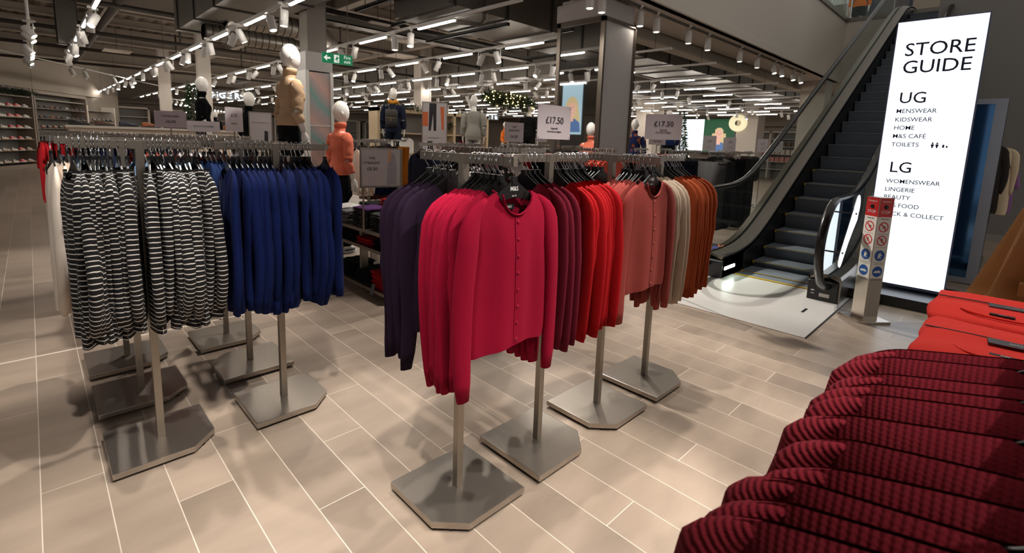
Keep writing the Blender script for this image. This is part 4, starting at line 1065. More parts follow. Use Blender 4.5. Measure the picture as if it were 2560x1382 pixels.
def mannequin(x, y, z0, face, label, top=None, trousers=BLK, neck=True, sleeve=.95, hem=.93, loose=.012, seed=0, h=1.0, jacket=None, scarf=None, group=None):
    t = thing('mannequin', label, 'mannequin', (x, y, z0), face, group); t.scale = (h, h, h)
    link('body', BODY, t)
    if top: jumper_mesh(neck, sleeve, hem, loose, seed).build('jumper' if not jacket else 'jacket', top, t, True)
    if trousers:
        o = link('trousers', TROU, t); o.material_slots[0].link = 'OBJECT'; o.material_slots[0].material = trousers
    if scarf: MB().tube([(.085 * cos(a), .08 * sin(a) + .0, 1.535 + .02 * sin(3 * a)) for a in [2 * pi * k / 14 for k in range(15)]], .042, 10).build('scarf', scarf, t, True)
    m = MB().lathe([(0, .0), (.17, 0), (.17, .006), (0, .008)], 28).build('base_plate', CHROME, t)
    if z0 > .1:
        p = bx(-.36, .36, -.3, .3, 0, z0).build('display_plinth', WHITE, None, bevel=.006); p.location = (x, y, 0); p.rotation_euler = (0, 0, face)
        tag(p, 'white plinth under the ' + label[:70].replace('mannequin', 'figure'), 'plinth', 'mannequin plinths'); 
        w_ = p['label'].split()[:14]; p['label'] = ' '.join(w_)
    return t
BEIGE = knit('beige_jersey', (206, 172, 138), .08); CORALJ = knit('coral_jersey', (234, 126, 100), .08); VELV = mat('black_velvet', (9, 9, 11), .95, spec=.1)
SUIT = mat('grey_check', (150, 146, 138), .85, vary=.22, bscale=90); NAVC = knit('navy_coat', (30, 36, 56)); OCHRE = knit('ochre_knit', (206, 140, 50)); ORNG = knit('orange_knit', (224, 118, 44))
PATT = print_material('patterned_trouser', (30, 28, 32), (150, 142, 146), 30, .18, .3)
mannequin(2.08, 5.62, .60, 1.62, 'beige turtleneck mannequin looking towards the racks, black trousers', BEIGE, sleeve=1.0, hem=.985, seed=1, h=1.0)
mannequin(2.80, 5.95, .03, 1.62, 'coral turtleneck mannequin in black trousers beyond the royal blue tops', CORALJ, sleeve=.98, hem=.96, seed=2, h=1.02)
mannequin(2.29, 10.40, .60, 1.5, 'black turtleneck mannequin in patterned trousers beside the fairy-light tree', VELV, trousers=PATT, sleeve=1.06, hem=1.0, seed=3)
mannequin(2.95, 10.02, .38, 1.75, 'black velvet dressed mannequin behind the acrylic sign', VELV, seed=4, hem=.86)
mannequin(5.96, 9.97, .75, 2.4 + pi * .0, 'navy coat mannequin with ochre scarf, seen from behind, wearing a backpack', NAVC, trousers=NAVY, sleeve=.94, hem=.86, seed=5, jacket=1, scarf=OCHRE, loose=.02)
mannequin(7.25, 8.67, .65, 2.4, 'grey checked trouser suit mannequin seen from behind', SUIT, trousers=SUIT, neck=False, sleeve=.94, hem=.84, seed=6, jacket=1, loose=.024)
mannequin(9.62, 9.18, .68, 2.0, 'black jacket mannequin above the regular price card', BLK, seed=7, jacket=1, neck=False, loose=.02)
mannequin(12.27, 6.53, .60, 2.2, 'navy high-neck coat mannequin above the far price card', knit('blue_navy_wool', (28, 44, 88)), seed=8, jacket=1)
mannequin(9.81, 6.05, .24, 2.3, 'mannequin in blue and orange patterned scarf beside the column', print_material('blue_orange', (28, 40, 90), (190, 100, 40), 9, .2, .4), seed=9)
mannequin(15.4, 16.2, .5, .3, 'orange roll neck mannequin far off by the lingerie department', ORNG, seed=10)
mannequin(5.5, 23.0, .45, .2, 'black blazer and orange shirt mannequin far off in front of the escalator well', BLK, trousers=mat('camel_trouser', (150, 104, 56), .9), seed=11, jacket=1)
mannequin(18.5, 3.85, 5.0, -pi / 2 + .1, 'orange jumper mannequin on the upper floor behind glass', ORNG, seed=12)
for o in list(COL.objects):
    if o.name.startswith('display_plinth') and o.location.x > 18: bpy.data.objects.remove(o)
bp = thing('backpack', 'black leather backpack worn by the navy coat mannequin', 'backpack', (5.96, 9.97, .75), 2.4)
LEA = mat('black_leather', (30, 28, 28), .38); ZIP = mat('brass_zip', (190, 160, 96), .3, 1.0)
bx(-.135, .135, .135, .25, .98, 1.34).build('bag_body', LEA, bp, True, bevel=.03)
bx(-.115, .115, .24, .27, 1.02, 1.18).build('pocket', LEA, bp, True, bevel=.012)
bx(-.12, .12, .15, .275, 1.20, 1.36).build('flap', mat('leather_flap', (58, 54, 52), .3), bp, True, bevel=.012)
bx(-.11, .11, .268, .276, 1.178, 1.186).box(-.004, .004, .27, .278, 1.10, 1.18).build('zip', ZIP, bp)
MB().tube([(-.03, .16, 1.36), (-.03, .15, 1.40), (.03, .15, 1.40), (.03, .16, 1.36)], .008, 8).build('handle', LEA, bp)
for sg in (-1, 1): MB().tube([(sg * .05, .15, 1.36), (sg * .09, .09, 1.47), (sg * .11, .02, 1.475), (sg * .125, -.09, 1.38)], .012, 8, flat=.4).build('strap', LEA, bp)
bp['label'] = 'black leather backpack worn by the navy coat mannequin'

# ================================================================ price cards
def price_card(x, y, z, ang, w, h, lines, label, stem_to=None, group='price cards on the racks', back=None):
    """upright card; ang is the bearing its face looks towards"""
    t = thing('price_sign', label, 'sign', (x, y, z), ang + pi / 2, group)
    c = bx(-w / 2, w / 2, 0, .003, -h / 2, h / 2).build('card', SIGNW, t)
    a = MB()
    for sx in (-1, 1):
        for sz in (-1, 1): a.cyl((sx * (w / 2 - .008), -.003, sz * (h / 2 - .008)), (sx * (w / 2 - .008), .008, sz * (h / 2 - .008)), .0025, 8)
    a.build('corner_pin', CHROME, c)
    for s, zz, sz in lines: words(s, sz, INK, c, facing((0, -.0012, zz), (1, 0, 0)), depth=.0004)
    if stem_to is not None and stem_to < .1: bx(-.07, .07, -.06, .07, -z, -z + .012).build('foot_plate', RACK, t)
    if stem_to is not None: bx(-.006, .006, .003, .008, stem_to - z, h / 2 - .02).build('stem', ACRYL if stem_to > 1.3 else RACK, t)
    return t
def towards(x, y, d=0): return math.atan2(-y, -x) + d
price_card(1.695, 1.46, 1.59, -pi / 2 - .06, .212, .150, [('£17.50', -.005, .042), ('Supersoft', -.030, .011), ('crew neck cardigans', -.044, .011)], 'seventeen pound fifty card on the post between burgundy and scarlet cardigans', 1.447)
price_card(2.715, 1.48, 1.615, towards(2.7, 1.48, .12), .212, .150, [('£17.50', .005, .042), ('Supersoft', -.020, .011), ('crew neck cardigans', -.034, .011)], 'seventeen pound fifty card on the post above the cream cardigans', 1.447)
price_card(.82, 4.75, 1.58, towards(.82, 4.75, .05), .212, .130, [('THE RELAXED', .018, .019), ('£6.50', -.028, .030)], 'price card for the relaxed fit above the rails left of the tree', 0.0)
price_card(3.12, 3.16, 1.58, towards(3.1, 3.15, .45), .19, .172, [('THE', .038, .024), ('REGULAR', .008, .024), ('£6.50', -.05, .034)], 'price card for the regular fit behind the white T-shirts', 0.0)
price_card(1.67, 6.20, 1.635, towards(1.67, 6.2, .6), .21, .27, [('£15', .03, .05), ('soft knits', -.05, .02)], 'portrait price card in front of the black velvet mannequin', 0.0)
price_card(4.66, 2.60, 1.58, towards(4.66, 2.6, .15), .17, .13, [('ESSENTIAL', .03, .016), ('SMART TROUSER', .010, .016), ('£19.50', -.04, .028)], 'smart trouser price card half hidden behind the second cardigan card', 0.0)
price_card(6.2, 5.62, 1.58, towards(6.2, 5.6), .19, .15, [('ESSENTIAL', .03, .016), ('SLIM TROUSER', .010, .016), ('£25', -.04, .028)], 'grey slim trouser price card near the regular fit card', 0.0)
price_card(1.9, 8.62, 1.56, towards(1.9, 8.6), .42, .16, [('BOOTS & SHOES', -.01, .035)], 'wide white card standing beyond the rails before the black mannequins', 0.0)
for k, (x, y, w_, h_, lab) in enumerate([(10.7, 4.7, .34, .42, 'pale upright price card over the dark trousers, beside the far tree'), (11.6, 4.6, .24, .40, 'pink illustrated card among the far trouser racks'), (12.3, 4.9, .36, .42, 'pale grey price card below the far advertising screen'), (13.4, 4.5, .30, .42, 'pale price card under the white wreath'), (14.3, 4.4, .26, .36, 'small pale price card nearest the escalator handrail')]):
    price_card(x, y, 1.60, towards(x, y), w_ * .8, h_ * .8, [('£25', .03, .06), ('jersey', -.08, .03)], lab, 0.0)
# floor-standing posters
def poster(x, y, ang, w, z0, z1, label, kind):
    t = thing('poster_stand', label, 'poster', (x, y, 0), ang + pi / 2, 'poster stands')
    c = bx(-w / 2, w / 2, 0, .012, z0, z1).build('panel', SIGNW, t)
    f = MB().box(-w / 2 - .012, -w / 2, -.006, .02, z0 - .012, z1 + .012).box(w / 2, w / 2 + .012, -.006, .02, z0 - .012, z1 + .012).box(-w / 2, w / 2, -.006, .02, z1, z1 + .012).box(-w / 2, w / 2, -.006, .02, z0 - .012, z0)
    f.build('frame', RACK, t)
    bx(-.012, .012, .004, .02, .012, z0).box(-.16, .16, -.12, .14, 0, .012).build('stand', RACK, t)
    return t, c
def flat(poly, m, par, name, y=-.0015):
    g = MB(); g.face([g.pt((a, y, b)) for a, b in poly]); return g.build(name, m, par)
SK = mat('print_skin', (214, 160, 128), .6); PGREY = mat('print_grey', (196, 190, 192), .6); PORG = mat('print_orange', (214, 108, 60), .6); PDARK = mat('print_dark', (44, 40, 44), .6)
t, c = poster(2.28, 4.02, towards(2.28, 4.02, .28), .36, 1.05, 1.385, 'framed poster for the straight fit striped top on the folding table', 's')
for ch in list(t.children):
    if ch.name.startswith('stand'): bpy.data.objects.remove(ch)
KIDS.clear()
bx(-.17, -.158, .004, .02, .655, 1.04).box(.158, .17, .004, .02, .655, 1.04).build('stand', RACK, t)
for s, zz, sz in (('THE', 1.295, .032), ('STRAIGHT', 1.252, .032), ('£8.50', 1.195, .042)): words(s, sz, INK, c, facing((-.085, -.001, zz), (1, 0, 0)))
flat([(.02, 1.05), (.175, 1.05), (.175, 1.38), (.04, 1.38)], PGREY, c, 'photo_print', -.0008)
flat([(.045, 1.06), (.135, 1.06), (.145, 1.2), (.13, 1.32), (.10, 1.36), (.065, 1.34), (.055, 1.2)], stripe_material('print_stripes', (210, 206, 210), (110, 104, 124), .012, .5), c, 'printed_top', -.0014)
flat([(.058, 1.26), (.085, 1.28), (.092, 1.375), (.060, 1.375)], SK, c, 'printed_arm', -.002)
g = [o for o in c.children if o.name.startswith('printed_top')][0]
ul = g.data.uv_layers.new(name='UVMap')
for lp in g.data.loops: v = g.data.vertices[lp.vertex_index].co; ul.data[lp.index].uv = (v.x, v.z)
t, c = poster(5.38, 7.55, towards(5.4, 7.5, .1), .44, 1.2, 2.15, 'tall poster of black trousers between the backpack and suit mannequins', 't')
flat([(-.22, 1.55), (.22, 1.55), (.22, 2.15), (-.22, 2.15)], PGREY, c, 'photo_print', -.0008)
flat([(-.22, 1.72), (-.12, 1.72), (-.12, 1.98), (-.22, 1.98)], PORG, c, 'printed_wall', -.0012)
flat([(-.10, 2.14), (.03, 2.14), (.03, 1.64), (-.02, 1.64), (-.03, 1.95), (-.07, 1.64), (-.11, 1.64)][:7], PDARK, c, 'printed_trousers', -.0016)
flat([(.10, 2.08), (.17, 2.08), (.17, 1.66), (.13, 1.66)], PORG, c, 'printed_model', -.0016)
flat([(-.12, 1.21), (-.02, 1.21), (-.03, 1.45), (-.13, 1.45)], PDARK, c, 'printed_leg', -.0012)
words('THE STRAIGHT', .03, INK, c, facing((-.02, -.001, 1.50), (1, 0, 0)))
t, c = poster(2.56, 8.15, towards(2.56, 8.15, .2), .30, 1.30, 1.80, 'framed find your perfect fit poster beside the black velvet mannequin', 'f')
words('FIND YOUR PERFECT FIT', .022, INK, c, facing((0, -.001, 1.64), (1, 0, 0)))
flat([(-.14, 1.31), (.14, 1.31), (.14, 1.54), (-.14, 1.54)], PGREY, c, 'photo_print', -.0008)
flat([(.04, 1.31), (.10, 1.31), (.10, 1.52), (.05, 1.53)], PDARK, c, 'printed_trousers', -.0012)
# fire exit sign hanging by the iridescent column
fe = thing('fire_exit_sign', 'green fire exit sign with arrow and running man by the iridescent column', 'sign', (3.17, 6.78, 2.555), radians(-4))
GREEN = mat('exit_green', (0, 132, 88), .5, emit=.12); FW = mat('exit_white', (236, 244, 238), .5, emit=.25)
pn = bx(-.215, .215, 0, .012, -.068, .068).build('panel', GREEN, fe)
words('Fire', .062, FW, pn, facing((.138, -.001, .012), (1, 0, 0))); words('exit', .062, FW, pn, facing((.138, -.001, -.045), (1, 0, 0)))
g = MB()
for poly in ([(-.195, 0), (-.145, .042), (-.145, .022), (-.15, .012), (-.10, .012), (-.10, -.012), (-.15, -.012), (-.145, -.022), (-.145, -.042)],): g.face([g.pt((a, -.0012, b)) for a, b in poly])
g.build('arrow', FW, pn)
g = MB(); g.face([g.pt((a, -.0012, b)) for a, b in ((-.05, -.052), (.022, -.052), (.022, .052), (-.05, .052))]); dr = g.build('doorway', FW, pn)
g = MB()
for poly in ([(-.012, .044), (.0, .044), (.0, .032), (-.012, .032)], [(-.024, .022), (.004, .028), (.010, .008), (-.004, -.012), (.004, -.040), (-.006, -.042), (-.018, -.012), (-.034, -.022), (-.040, -.014), (-.020, .002)], [(.006, .024), (.018, .006), (.012, .002), (.002, .016)]): g.face([g.pt((a, -.0018, b)) for a, b in poly])
g.build('running_man', GREEN, dr)
MB().cyl((-.15, .006, .068), (-.15, .006, 1.84), .005, 6).build('hanger_rod', PIPE, fe); MB().cyl((.15, .006, .068), (.15, .006, 1.84), .005, 6).build('hanger_rod', PIPE, fe)

# ================================================================ folding table with piles
tb2 = thing('display_table', 'three-tier grey metal table of folded tops under the straight fit poster', 'table', (2.46, 4.35, 0))
for z in (.64, .48, .10): bx(-.30, .30, -.60, .62, z - .03, z).build('shelf', RACK, tb2, bevel=.002)
for x in (-.2, .2):
    for y in (-.5, -.02, .52): bx(x - .035, x + .035, y - .02, y + .02, 0.012 if z else 0, .61).build('leg', RACK, tb2)
def pile(x, y, z, n, m, label, w=.30, d=.26, h=.02, top=None):
    for k in range(n):
        mm = top if (top and k == n - 1) else m
        o = slab(w, d, h * 1.1, k + int(100 * y)).build('folded_jersey', mm, None, True, loc=(x + R.uniform(-.008, .008), y + R.uniform(-.008, .008), z + h * k), rot=(0, 0, R.uniform(-.06, .06)))
        tag(o, f'{label}, {nth(n - 1 - k)} from the top', 'folded top', 'folded tops on the table')
STR2 = stripe_material('fine_stripe', (228, 224, 220), (30, 30, 34), .012, .45)
FINE = mat('check_jersey', (120, 116, 118), .9, vary=.9, bscale=140)
pile(2.32, 4.82, .642, 7, WTEE, 'white folded top on the far end pile'); pile(2.30, 4.60, .642, 6, FINE, 'black and white folded top on the striped pile', w=.2)
pile(2.32, 4.30, .642, 9, FLORAL, 'dark floral folded top under the purple one', top=knit('purple_jersey', (94, 50, 110))); pile(2.32, 3.94, .642, 8, FLORAL, 'dark floral folded top at the near end pile')
pile(2.62, 4.30, .642, 12, RED, 'red folded top behind the floral piles'); pile(2.62, 3.98, .642, 11, mat('orange_red_jersey', (214, 62, 48), .9), 'orange red folded top behind the poster frame')
pile(2.62, 4.72, .642, 8, BLK, 'black folded top at the far rear of the table')
pile(2.32, 4.55, .482, 4, BLK, 'black folded top on the middle shelf'); pile(2.32, 4.22, .482, 3, RED, 'red folded top on the middle shelf'); pile(2.32, 3.90, .482, 4, BLK, 'black folded top at the near end of the middle shelf')
pile(2.32, 4.60, .102, 7, BLK, 'black folded top on the bottom shelf'); pile(2.32, 4.24, .102, 6, BLK, 'black folded top in the middle of the bottom shelf'); pile(2.32, 3.92, .102, 8, RED, 'red folded top on the bottom shelf')
bx(-.001, .001, -.02, .02, -.1, 0).build('swing_tag', TAGG, tb2, loc=(-.305, -.40, .16), rot=(0, .35, .3))

# ================================================================ racks further back
def low(name, **k): return top_proto(name, CRIM, nx=9, nt=6, **k)
LT = [low('hanging_blouse', seed=200 + i, L=.66, SL=.58, amp=.012, flare=.06) for i in range(3)]
def trous_proto(i, L=1.0, W_=.17):
    t = Top(seed=300 + i, L=L, Ws=W_, fd=.0, thick=.034, nx=11, nt=6, flare=-.06, amp=.012, nw=.0, neck=-.14)
    t.ztop = lambda a, f: -.14
    return dict(name='hanging_trousers', body=t.torso().mesh('hanging_trousers', BLK, True), sleeves=[], top=t, part='')
LTR = [trous_proto(i) for i in range(3)]; LSK = [trous_proto(5 + i, .62, .19) for i in range(2)]; LWIDE = [trous_proto(9, 1.22, .19)]
HSM = MB().tube([(.021, 0, -.034), (.017, 0, .002), (0, 0, .008), (-.017, 0, .002), (-.0215, 0, -.03), (0, 0, -.06), (0, 0, -.08)], .0026, 5).mesh('hook', CHROME, True)
HBD = MB().prism([(-.18, -.19), (0, -.14), (.18, -.19), (.18, -.175), (.03, -.096), (0, -.075), (-.03, -.096), (-.18, -.175)], -.004, .004, 'y').mesh('coat_hanger', PLASTIC)
n_far = [0]; far_h = MB(); HPATH = [(.021, 0, -.034), (.017, 0, .002), (0, 0, .008), (-.017, 0, .002), (-.0215, 0, -.03), (0, 0, -.06), (0, 0, -.09)]
def far_rack(x, y, axis, lab, parts, clip='mm', half=.285):
    rack(x, y, axis, clip, 'clothes rack holding ' + lab, half)
    n = 0
    for lo, hi, k, protos, m, colour, noun in parts:
        for i in range(k):
            q = lo + (hi - lo) * (i + .5) / k + R.uniform(-.006, .006)
            loc = (x, y + q, RAILZ) if axis == 'y' else (x + q, y, RAILZ)
            rz = (0 if axis == 'y' else -pi / 2) + R.uniform(-.08, .08)
            hang(protos[i % len(protos)], loc, rz, m, f'{colour} {noun} {nth(i)} on the rack of {lab}', noun, f'{colour} {noun}s on far racks')
            if n_far[0] >= 120 or sqrt(x * x + y * y) > 9.2:
                far_h.T = Matrix.Translation(loc) @ Matrix.Rotation(rz, 4, 'Z'); far_h.tube(HPATH, .0026, 5, False); continue
            n_far[0] += 1
            o = link('coat_hanger', HBD, None, loc, (0, 0, rz)); tag(o, f'black hanger {nth(n)} on the rack of {lab}', 'hanger', 'hangers on far racks'); link('hook', HSM, o); n += 1
H = .27
far_rack(3.55, 4.90, 'x', 'navy and mustard jumpers', [(-H, -.05, 7, LT, NAVY, 'navy', 'jumper'), (.02, H, 8, LT, MUST, 'mustard', 'jumper')])
far_rack(4.25, 5.25, 'x', 'black satin tops', [(-H, H, 14, LT, BLK, 'black', 'top')])
far_rack(3.45, 6.45, 'x', 'white blouses and brown tops', [(-H, .0, 3, LT, OFFW, 'ecru', 'blouse'), (.05, H, 6, LT, BLUE, 'blue', 'top')])
far_rack(4.9, 3.55, 'y', 'coral shirts by the mirrored column', [(-H, .0, 7, LT, CORAL, 'coral', 'shirt'), (.03, H, 6, LT, GREYT, 'grey', 'shirt')], half=.3)
far_rack(5.3, 5.15, 'x', 'red and navy skirts', [(-H, 0, 8, LSK, RED, 'red', 'skirt'), (.02, H, 8, LSK, NAVY, 'navy', 'skirt')])
far_rack(6.3, 5.75, 'x', 'black and pink tops', [(-H, -.02, 8, LT, BLK, 'black', 'blouse'), (.02, H, 7, LT, mat('pale_pink_cloth', (232, 176, 168), .9), 'pale pink', 'blouse')])
far_rack(6.45, 3.25, 'x', 'navy smart trousers', [(-H, H, 11, LTR, NAVY, 'navy', 'trouser')])
far_rack(7.25, 3.05, 'x', 'grey wide trousers', [(-H, .0, 7, LTR, GREYT, 'grey', 'trouser'), (.02, H, 7, LTR, mat('charcoal_cloth', (44, 44, 48), .9), 'charcoal', 'trouser')])
far_rack(8.4, 3.95, 'x', 'charcoal and black trousers', [(-H, 0, 7, LTR, mat('mid_grey_cloth', (40, 40, 43), .9), 'mid grey', 'trouser'), (.02, H, 8, LTR, BLK, 'black', 'trouser')])
far_rack(9.45, 3.62, 'y', 'long black wide-leg trousers', [(-H, H, 14, LWIDE, mat('blue_black_cloth', (13, 14, 18), .9), 'blue black', 'trouser')])
far_rack(9.95, 3.75, 'y', 'long black wide-leg trousers, second row', [(-H, H, 12, LWIDE, BLK, 'black', 'trouser')])
far_rack(11.0, 4.25, 'x', 'plum and burgundy trousers', [(-H, 0, 8, LWIDE, mat('plum_cloth', (66, 20, 36), .9), 'plum', 'trouser'), (.02, H, 7, LWIDE, mat('burgundy_cloth', (96, 26, 40), .9), 'burgundy', 'trouser')])
far_rack(12.2, 5.0, 'x', 'black printed blouses', [(-H, H, 12, LT, FLORAL, 'dark floral', 'blouse')])
far_rack(13.6, 4.9, 'x', 'charcoal jumpers', [(-H, H, 12, LT, mat('charcoal_knit', (52, 50, 52), .9), 'charcoal', 'jumper')])
far_rack(11.2, 6.0, 'x', 'brown and rust blouses', [(-H, H, 12, LT, RUST, 'rust', 'blouse')])
far_rack(8.2, 5.4, 'x', 'black evening tops', [(-H, H, 13, LT, BLK, 'jet black', 'evening top')])
far_rack(9.4, 5.6, 'x', 'grey marl jumpers', [(-H, H, 12, LT, GREYT, 'grey marl', 'jumper')])
far_rack(.82, 4.80, 'x', 'coral and white vests', [(-H, -.02, 9, LT, CORAL, 'pale coral', 'vest'), (.02, H, 9, LT, WTEE, 'white', 'vest')], half=.3)
far_rack(.62, 5.35, 'x', 'red and denim tops by the aisle', [(-H, H, 14, LT, NAVYB, 'denim', 'blouse')], half=.3)
far_rack(.60, 6.1, 'x', 'black tops by the aisle', [(-H, H, 12, LT, BLK, 'black', 'vest')], half=.3)
far_rack(1.30, 6.10, 'x', 'cream cardigans beyond the relaxed card', [(-H, H, 12, LT, OFFW, 'cream', 'jacket')], half=.3)
far_rack(1.75, 6.9, 'x', 'black cardigans before the black mannequins', [(-H, H, 12, LT, BLK, 'black', 'jacket')], half=.3)
far_rack(4.75, 8.6, 'x', 'burgundy printed dresses', [(-H, H, 12, [trous_proto(12, 1.0, .2)], print_material('burgundy_print', (70, 22, 30), (20, 18, 20), 18, .2, .5), 'burgundy print', 'dress')])
far_rack(5.4, 9.0, 'x', 'black and mustard dresses', [(-H, 0, 6, [trous_proto(13, 1.0, .2)], BLK, 'black', 'dress'), (.02, H, 6, [trous_proto(14, 1.0, .2)], MUST, 'mustard', 'dress')])
far_rack(7.0, 7.2, 'x', 'navy and white blouses by the suit mannequin', [(-H, H, 14, LT, NAVY, 'navy', 'blouse')])
far_rack(8.3, 7.9, 'x', 'pink party tops', [(-H, H, 12, LT, mat('hot_pink_cloth', (214, 50, 90), .9), 'hot pink', 'party top')])

far_h.T = None
o = far_h.build('hanger_hooks', CHROME, None, True); tag(o, 'chrome hanger hooks crowded on the farthest rails', 'hangers', None, 'stuff')

# ================================================================ far end of the hall
LEAF = mat('spruce_green', (38, 58, 30), .8, vary=.5, bscale=14); LEAF2 = mat('garland_green', (34, 48, 28), .85, vary=.5, bscale=14)
FAIRY = mat('fairy_light', (255, 226, 150), .5, emit=14.0, ergb=(255, 214, 130)); FAIRYW = mat('fairy_light_white', (255, 246, 220), .5, emit=12.0)
def needles(m, c, d, ln, w, r):
    d = Vector(d).normalized(); a = d.cross(Vector((r.uniform(-1, 1), r.uniform(-1, 1), r.uniform(-1, 1)))).normalized()
    c = Vector(c); i = [m.pt(c), m.pt(c + d * ln * .5 + a * w), m.pt(c + d * ln), m.pt(c + d * ln * .5 - a * w)]; m.face(i)
def tree(x, y, h, r0, label, z0=.05):
    t = thing('christmas_tree', label, 'tree', (x, y, 0)); r = random.Random(int(x * 100)); m = MB(); lights = MB()
    for k in range(2600):
        q = r.random() ** .75; z = z0 + .12 * h + .88 * h * (1 - q) ; rr = r0 * (.10 + .9 * (1 - (z - z0) / h)) * r.uniform(.25, 1.0); a = r.uniform(0, 6.28)
        d = (cos(a), sin(a), r.uniform(-.35, .35)); needles(m, (rr * cos(a) * .8, rr * sin(a) * .8, z), d, .13, .014, r)
    m.build('foliage', LEAF, t)
    for k in range(90):
        q = r.random(); z = z0 + .15 * h + .8 * h * q; rr = r0 * (.1 + .95 * (1 - (z - z0) / h)); a = r.uniform(0, 6.28); lights.ball((rr * cos(a), rr * sin(a), z), .009, .009, .009, 6, 4)
    lights.build('fairy_light_string', FAIRYW, t)['kind'] = 'stuff'
    MB().cyl((0, 0, 0), (0, 0, h * .9), .03).lathe([(0, 0), (.2, 0), (.2, .03), (0, .05)], 16).build('trunk', PIPE, t)
tree(2.96, 14.3, 2.62, .52, 'slim fairy-light tree beside the black turtleneck mannequin')
tree(15.3, 7.72, 2.62, .52, 'slim fairy-light tree in front of the far advertising screen')
def garland(pts, rad, n, label, lit, name='garland', cat='garland'):
    r = random.Random(n); m = MB(); P = [Vector(p) for p in pts]
    for k in range(n):
        q = r.random() * (len(P) - 1); i = int(q); c = P[i].lerp(P[i + 1], q - i)
        d = Vector((r.gauss(0, 1), r.gauss(0, 1), r.gauss(0, .8))).normalized(); needles(m, c + d * rad * .35 * r.random(), d, rad * .9, rad * .06, r)
    o = m.build(name, LEAF2); tag(o, label, cat)
    if lit:
        l = MB()
        for k in range(lit):
            q = r.random() * (len(P) - 1); i = int(q); c = P[i].lerp(P[i + 1], q - i); d = Vector((r.gauss(0, 1), r.gauss(0, 1), r.gauss(0, .8))).normalized(); l.ball(c + d * rad * .8, .013, .013, .013, 6, 4)
        l.build('fairy_light_string', FAIRY, o)['kind'] = 'stuff'
    MB().cyl(P[0], P[0] + Vector((0, 0, 1.2)), .004, 5).cyl(P[-1], P[-1] + Vector((0, 0, 1.2)), .004, 5).build('suspension_wire', PIPE, o)
    return o
garland([(8.75, 9.95, 2.66), (9.0, 9.7, 2.60), (9.3, 9.45, 2.55), (9.6, 9.15, 2.48)], .24, 1500, 'evergreen garland with warm lights hung above the suit mannequin', 70)
def sgar(s0, s1, z, out, label, n=700): 
    garland([onwall(s0 + (s1 - s0) * k / 6, out, z) for k in range(7)], .16, n, label, 0)
sgar(-.6, 1.6, 2.58, .12, 'evergreen garland lying on the top shelf of the trainer display')
garland([(6.2, 10.85, 2.28), (7.0, 10.85, 2.24), (7.8, 10.85, 2.26)], .13, 500, 'sparse evergreen spray on top of the timber shelf unit', 0)
garland([(7.6, 10.9, 1.86), (8.3, 10.9, 1.86)], .14, 400, 'evergreen spray on the upper shelf beside the trouser poster', 0)
# wreath
wr = MB(); 
rows = []
for i in range(40):
    a = 2 * pi * i / 40; c = Vector((0, .285 * cos(a), .285 * sin(a))); e = Vector((0, cos(a), sin(a)))
    rows.append([c + e * (.14 * cos(b)) + Vector((.06 * sin(b), 0, 0)) for b in [2 * pi * k / 12 for k in range(12)]])
rows.append(rows[0]); wr.grid(rows, True)
o = wr.build('wreath', mat('wreath_white', (246, 238, 206), .7, bump=1.0, bscale=22, vary=.35, emit=.35, ergb=(255, 240, 190)), None, True, loc=(25.35, 9.78, 2.78), rot=(0, 0, radians(20))); tag(o, 'round white glittering wreath hung on the far pillar', 'wreath')
# lit advertising screens
SCW = mat('screen_white', (240, 246, 250), .4, emit=.7, ergb=(230, 242, 250)); 
def em(name, rgb, e=1.0): return mat(name, rgb, .5, emit=e * .42)
SG = em('screen_green', (40, 90, 60), .7); SH = em('screen_hair', (206, 184, 138), 1.0); SF = em('screen_face', (226, 178, 156), 1.0); SB = em('screen_blue', (90, 120, 170), .8); SD = em('screen_dark', (50, 44, 60), .4); SP = em('screen_pale', (170, 200, 212), 1.0); SM = em('screen_lip', (196, 90, 90), .9)
def ell(cx, cy_, rx, ry, n=28, tilt=0): return [(cx + rx * cos(2 * pi * k / n) * cos(tilt) - ry * sin(2 * pi * k / n) * sin(tilt), cy_ + rx * cos(2 * pi * k / n) * sin(tilt) + ry * sin(2 * pi * k / n) * cos(tilt)) for k in range(n)]
def portrait(par, cx, cz, s, dress):
    """smiling woman with long pale hair, printed on a lit panel, in the panel's own plane"""
    def F(poly, m, name, k): flat([(cx + a * s, cz + b * s) for a, b in poly], m, par, name, -.004 - .0012 * k)
    F(ell(0, .12, .34, .42) , SH, 'printed_hair', 0)
    F([(-.36, .1), (-.46, -.45), (-.30, -.62), (.30, -.62), (.42, -.40), (.36, .1)], SH, 'printed_hair', 1)
    F([(-.5, -.95), (-.44, -.55), (-.18, -.38), (.18, -.38), (.44, -.55), (.5, -.95)], dress, 'printed_dress', 2)
    F([(-.10, -.5), (.10, -.5), (.09, -.15), (-.09, -.15)], SF, 'printed_neck', 3)
    F(ell(0, .06, .215, .30), SF, 'printed_face', 4)
    F([(-.23, .12), (-.22, .30), (-.08, .40), (.10, .40), (.22, .28), (.23, .10), (.15, .27), (-.02, .31), (-.15, .26)], SH, 'printed_fringe', 5)
    for q in (-1, 1):
        F(ell(q * .085, .10, .032, .013), SD, 'printed_eye', 6); F(ell(q * .085, .145, .045, .007, tilt=-.1 * q), SH, 'printed_brow', 6)
    F([(-.012, .08), (.012, .08), (.028, -.012), (-.028, -.012)], em('screen_nose', (206, 150, 128), .9), 'printed_nose', 6)
    F([(-.08, -.075), (0, -.085), (.08, -.075), (.05, -.125), (0, -.14), (-.05, -.125)], SM, 'printed_mouth', 6); F([(-.06, -.082), (0, -.09), (.06, -.082), (.03, -.108), (-.03, -.108)], SCW, 'printed_teeth', 7)
ls = thing('advertising_screen', 'wide lit screen with a woman in a patterned blouse on the far wall', 'screen', (27.9, 13.6, 2.2), -pi / 2)
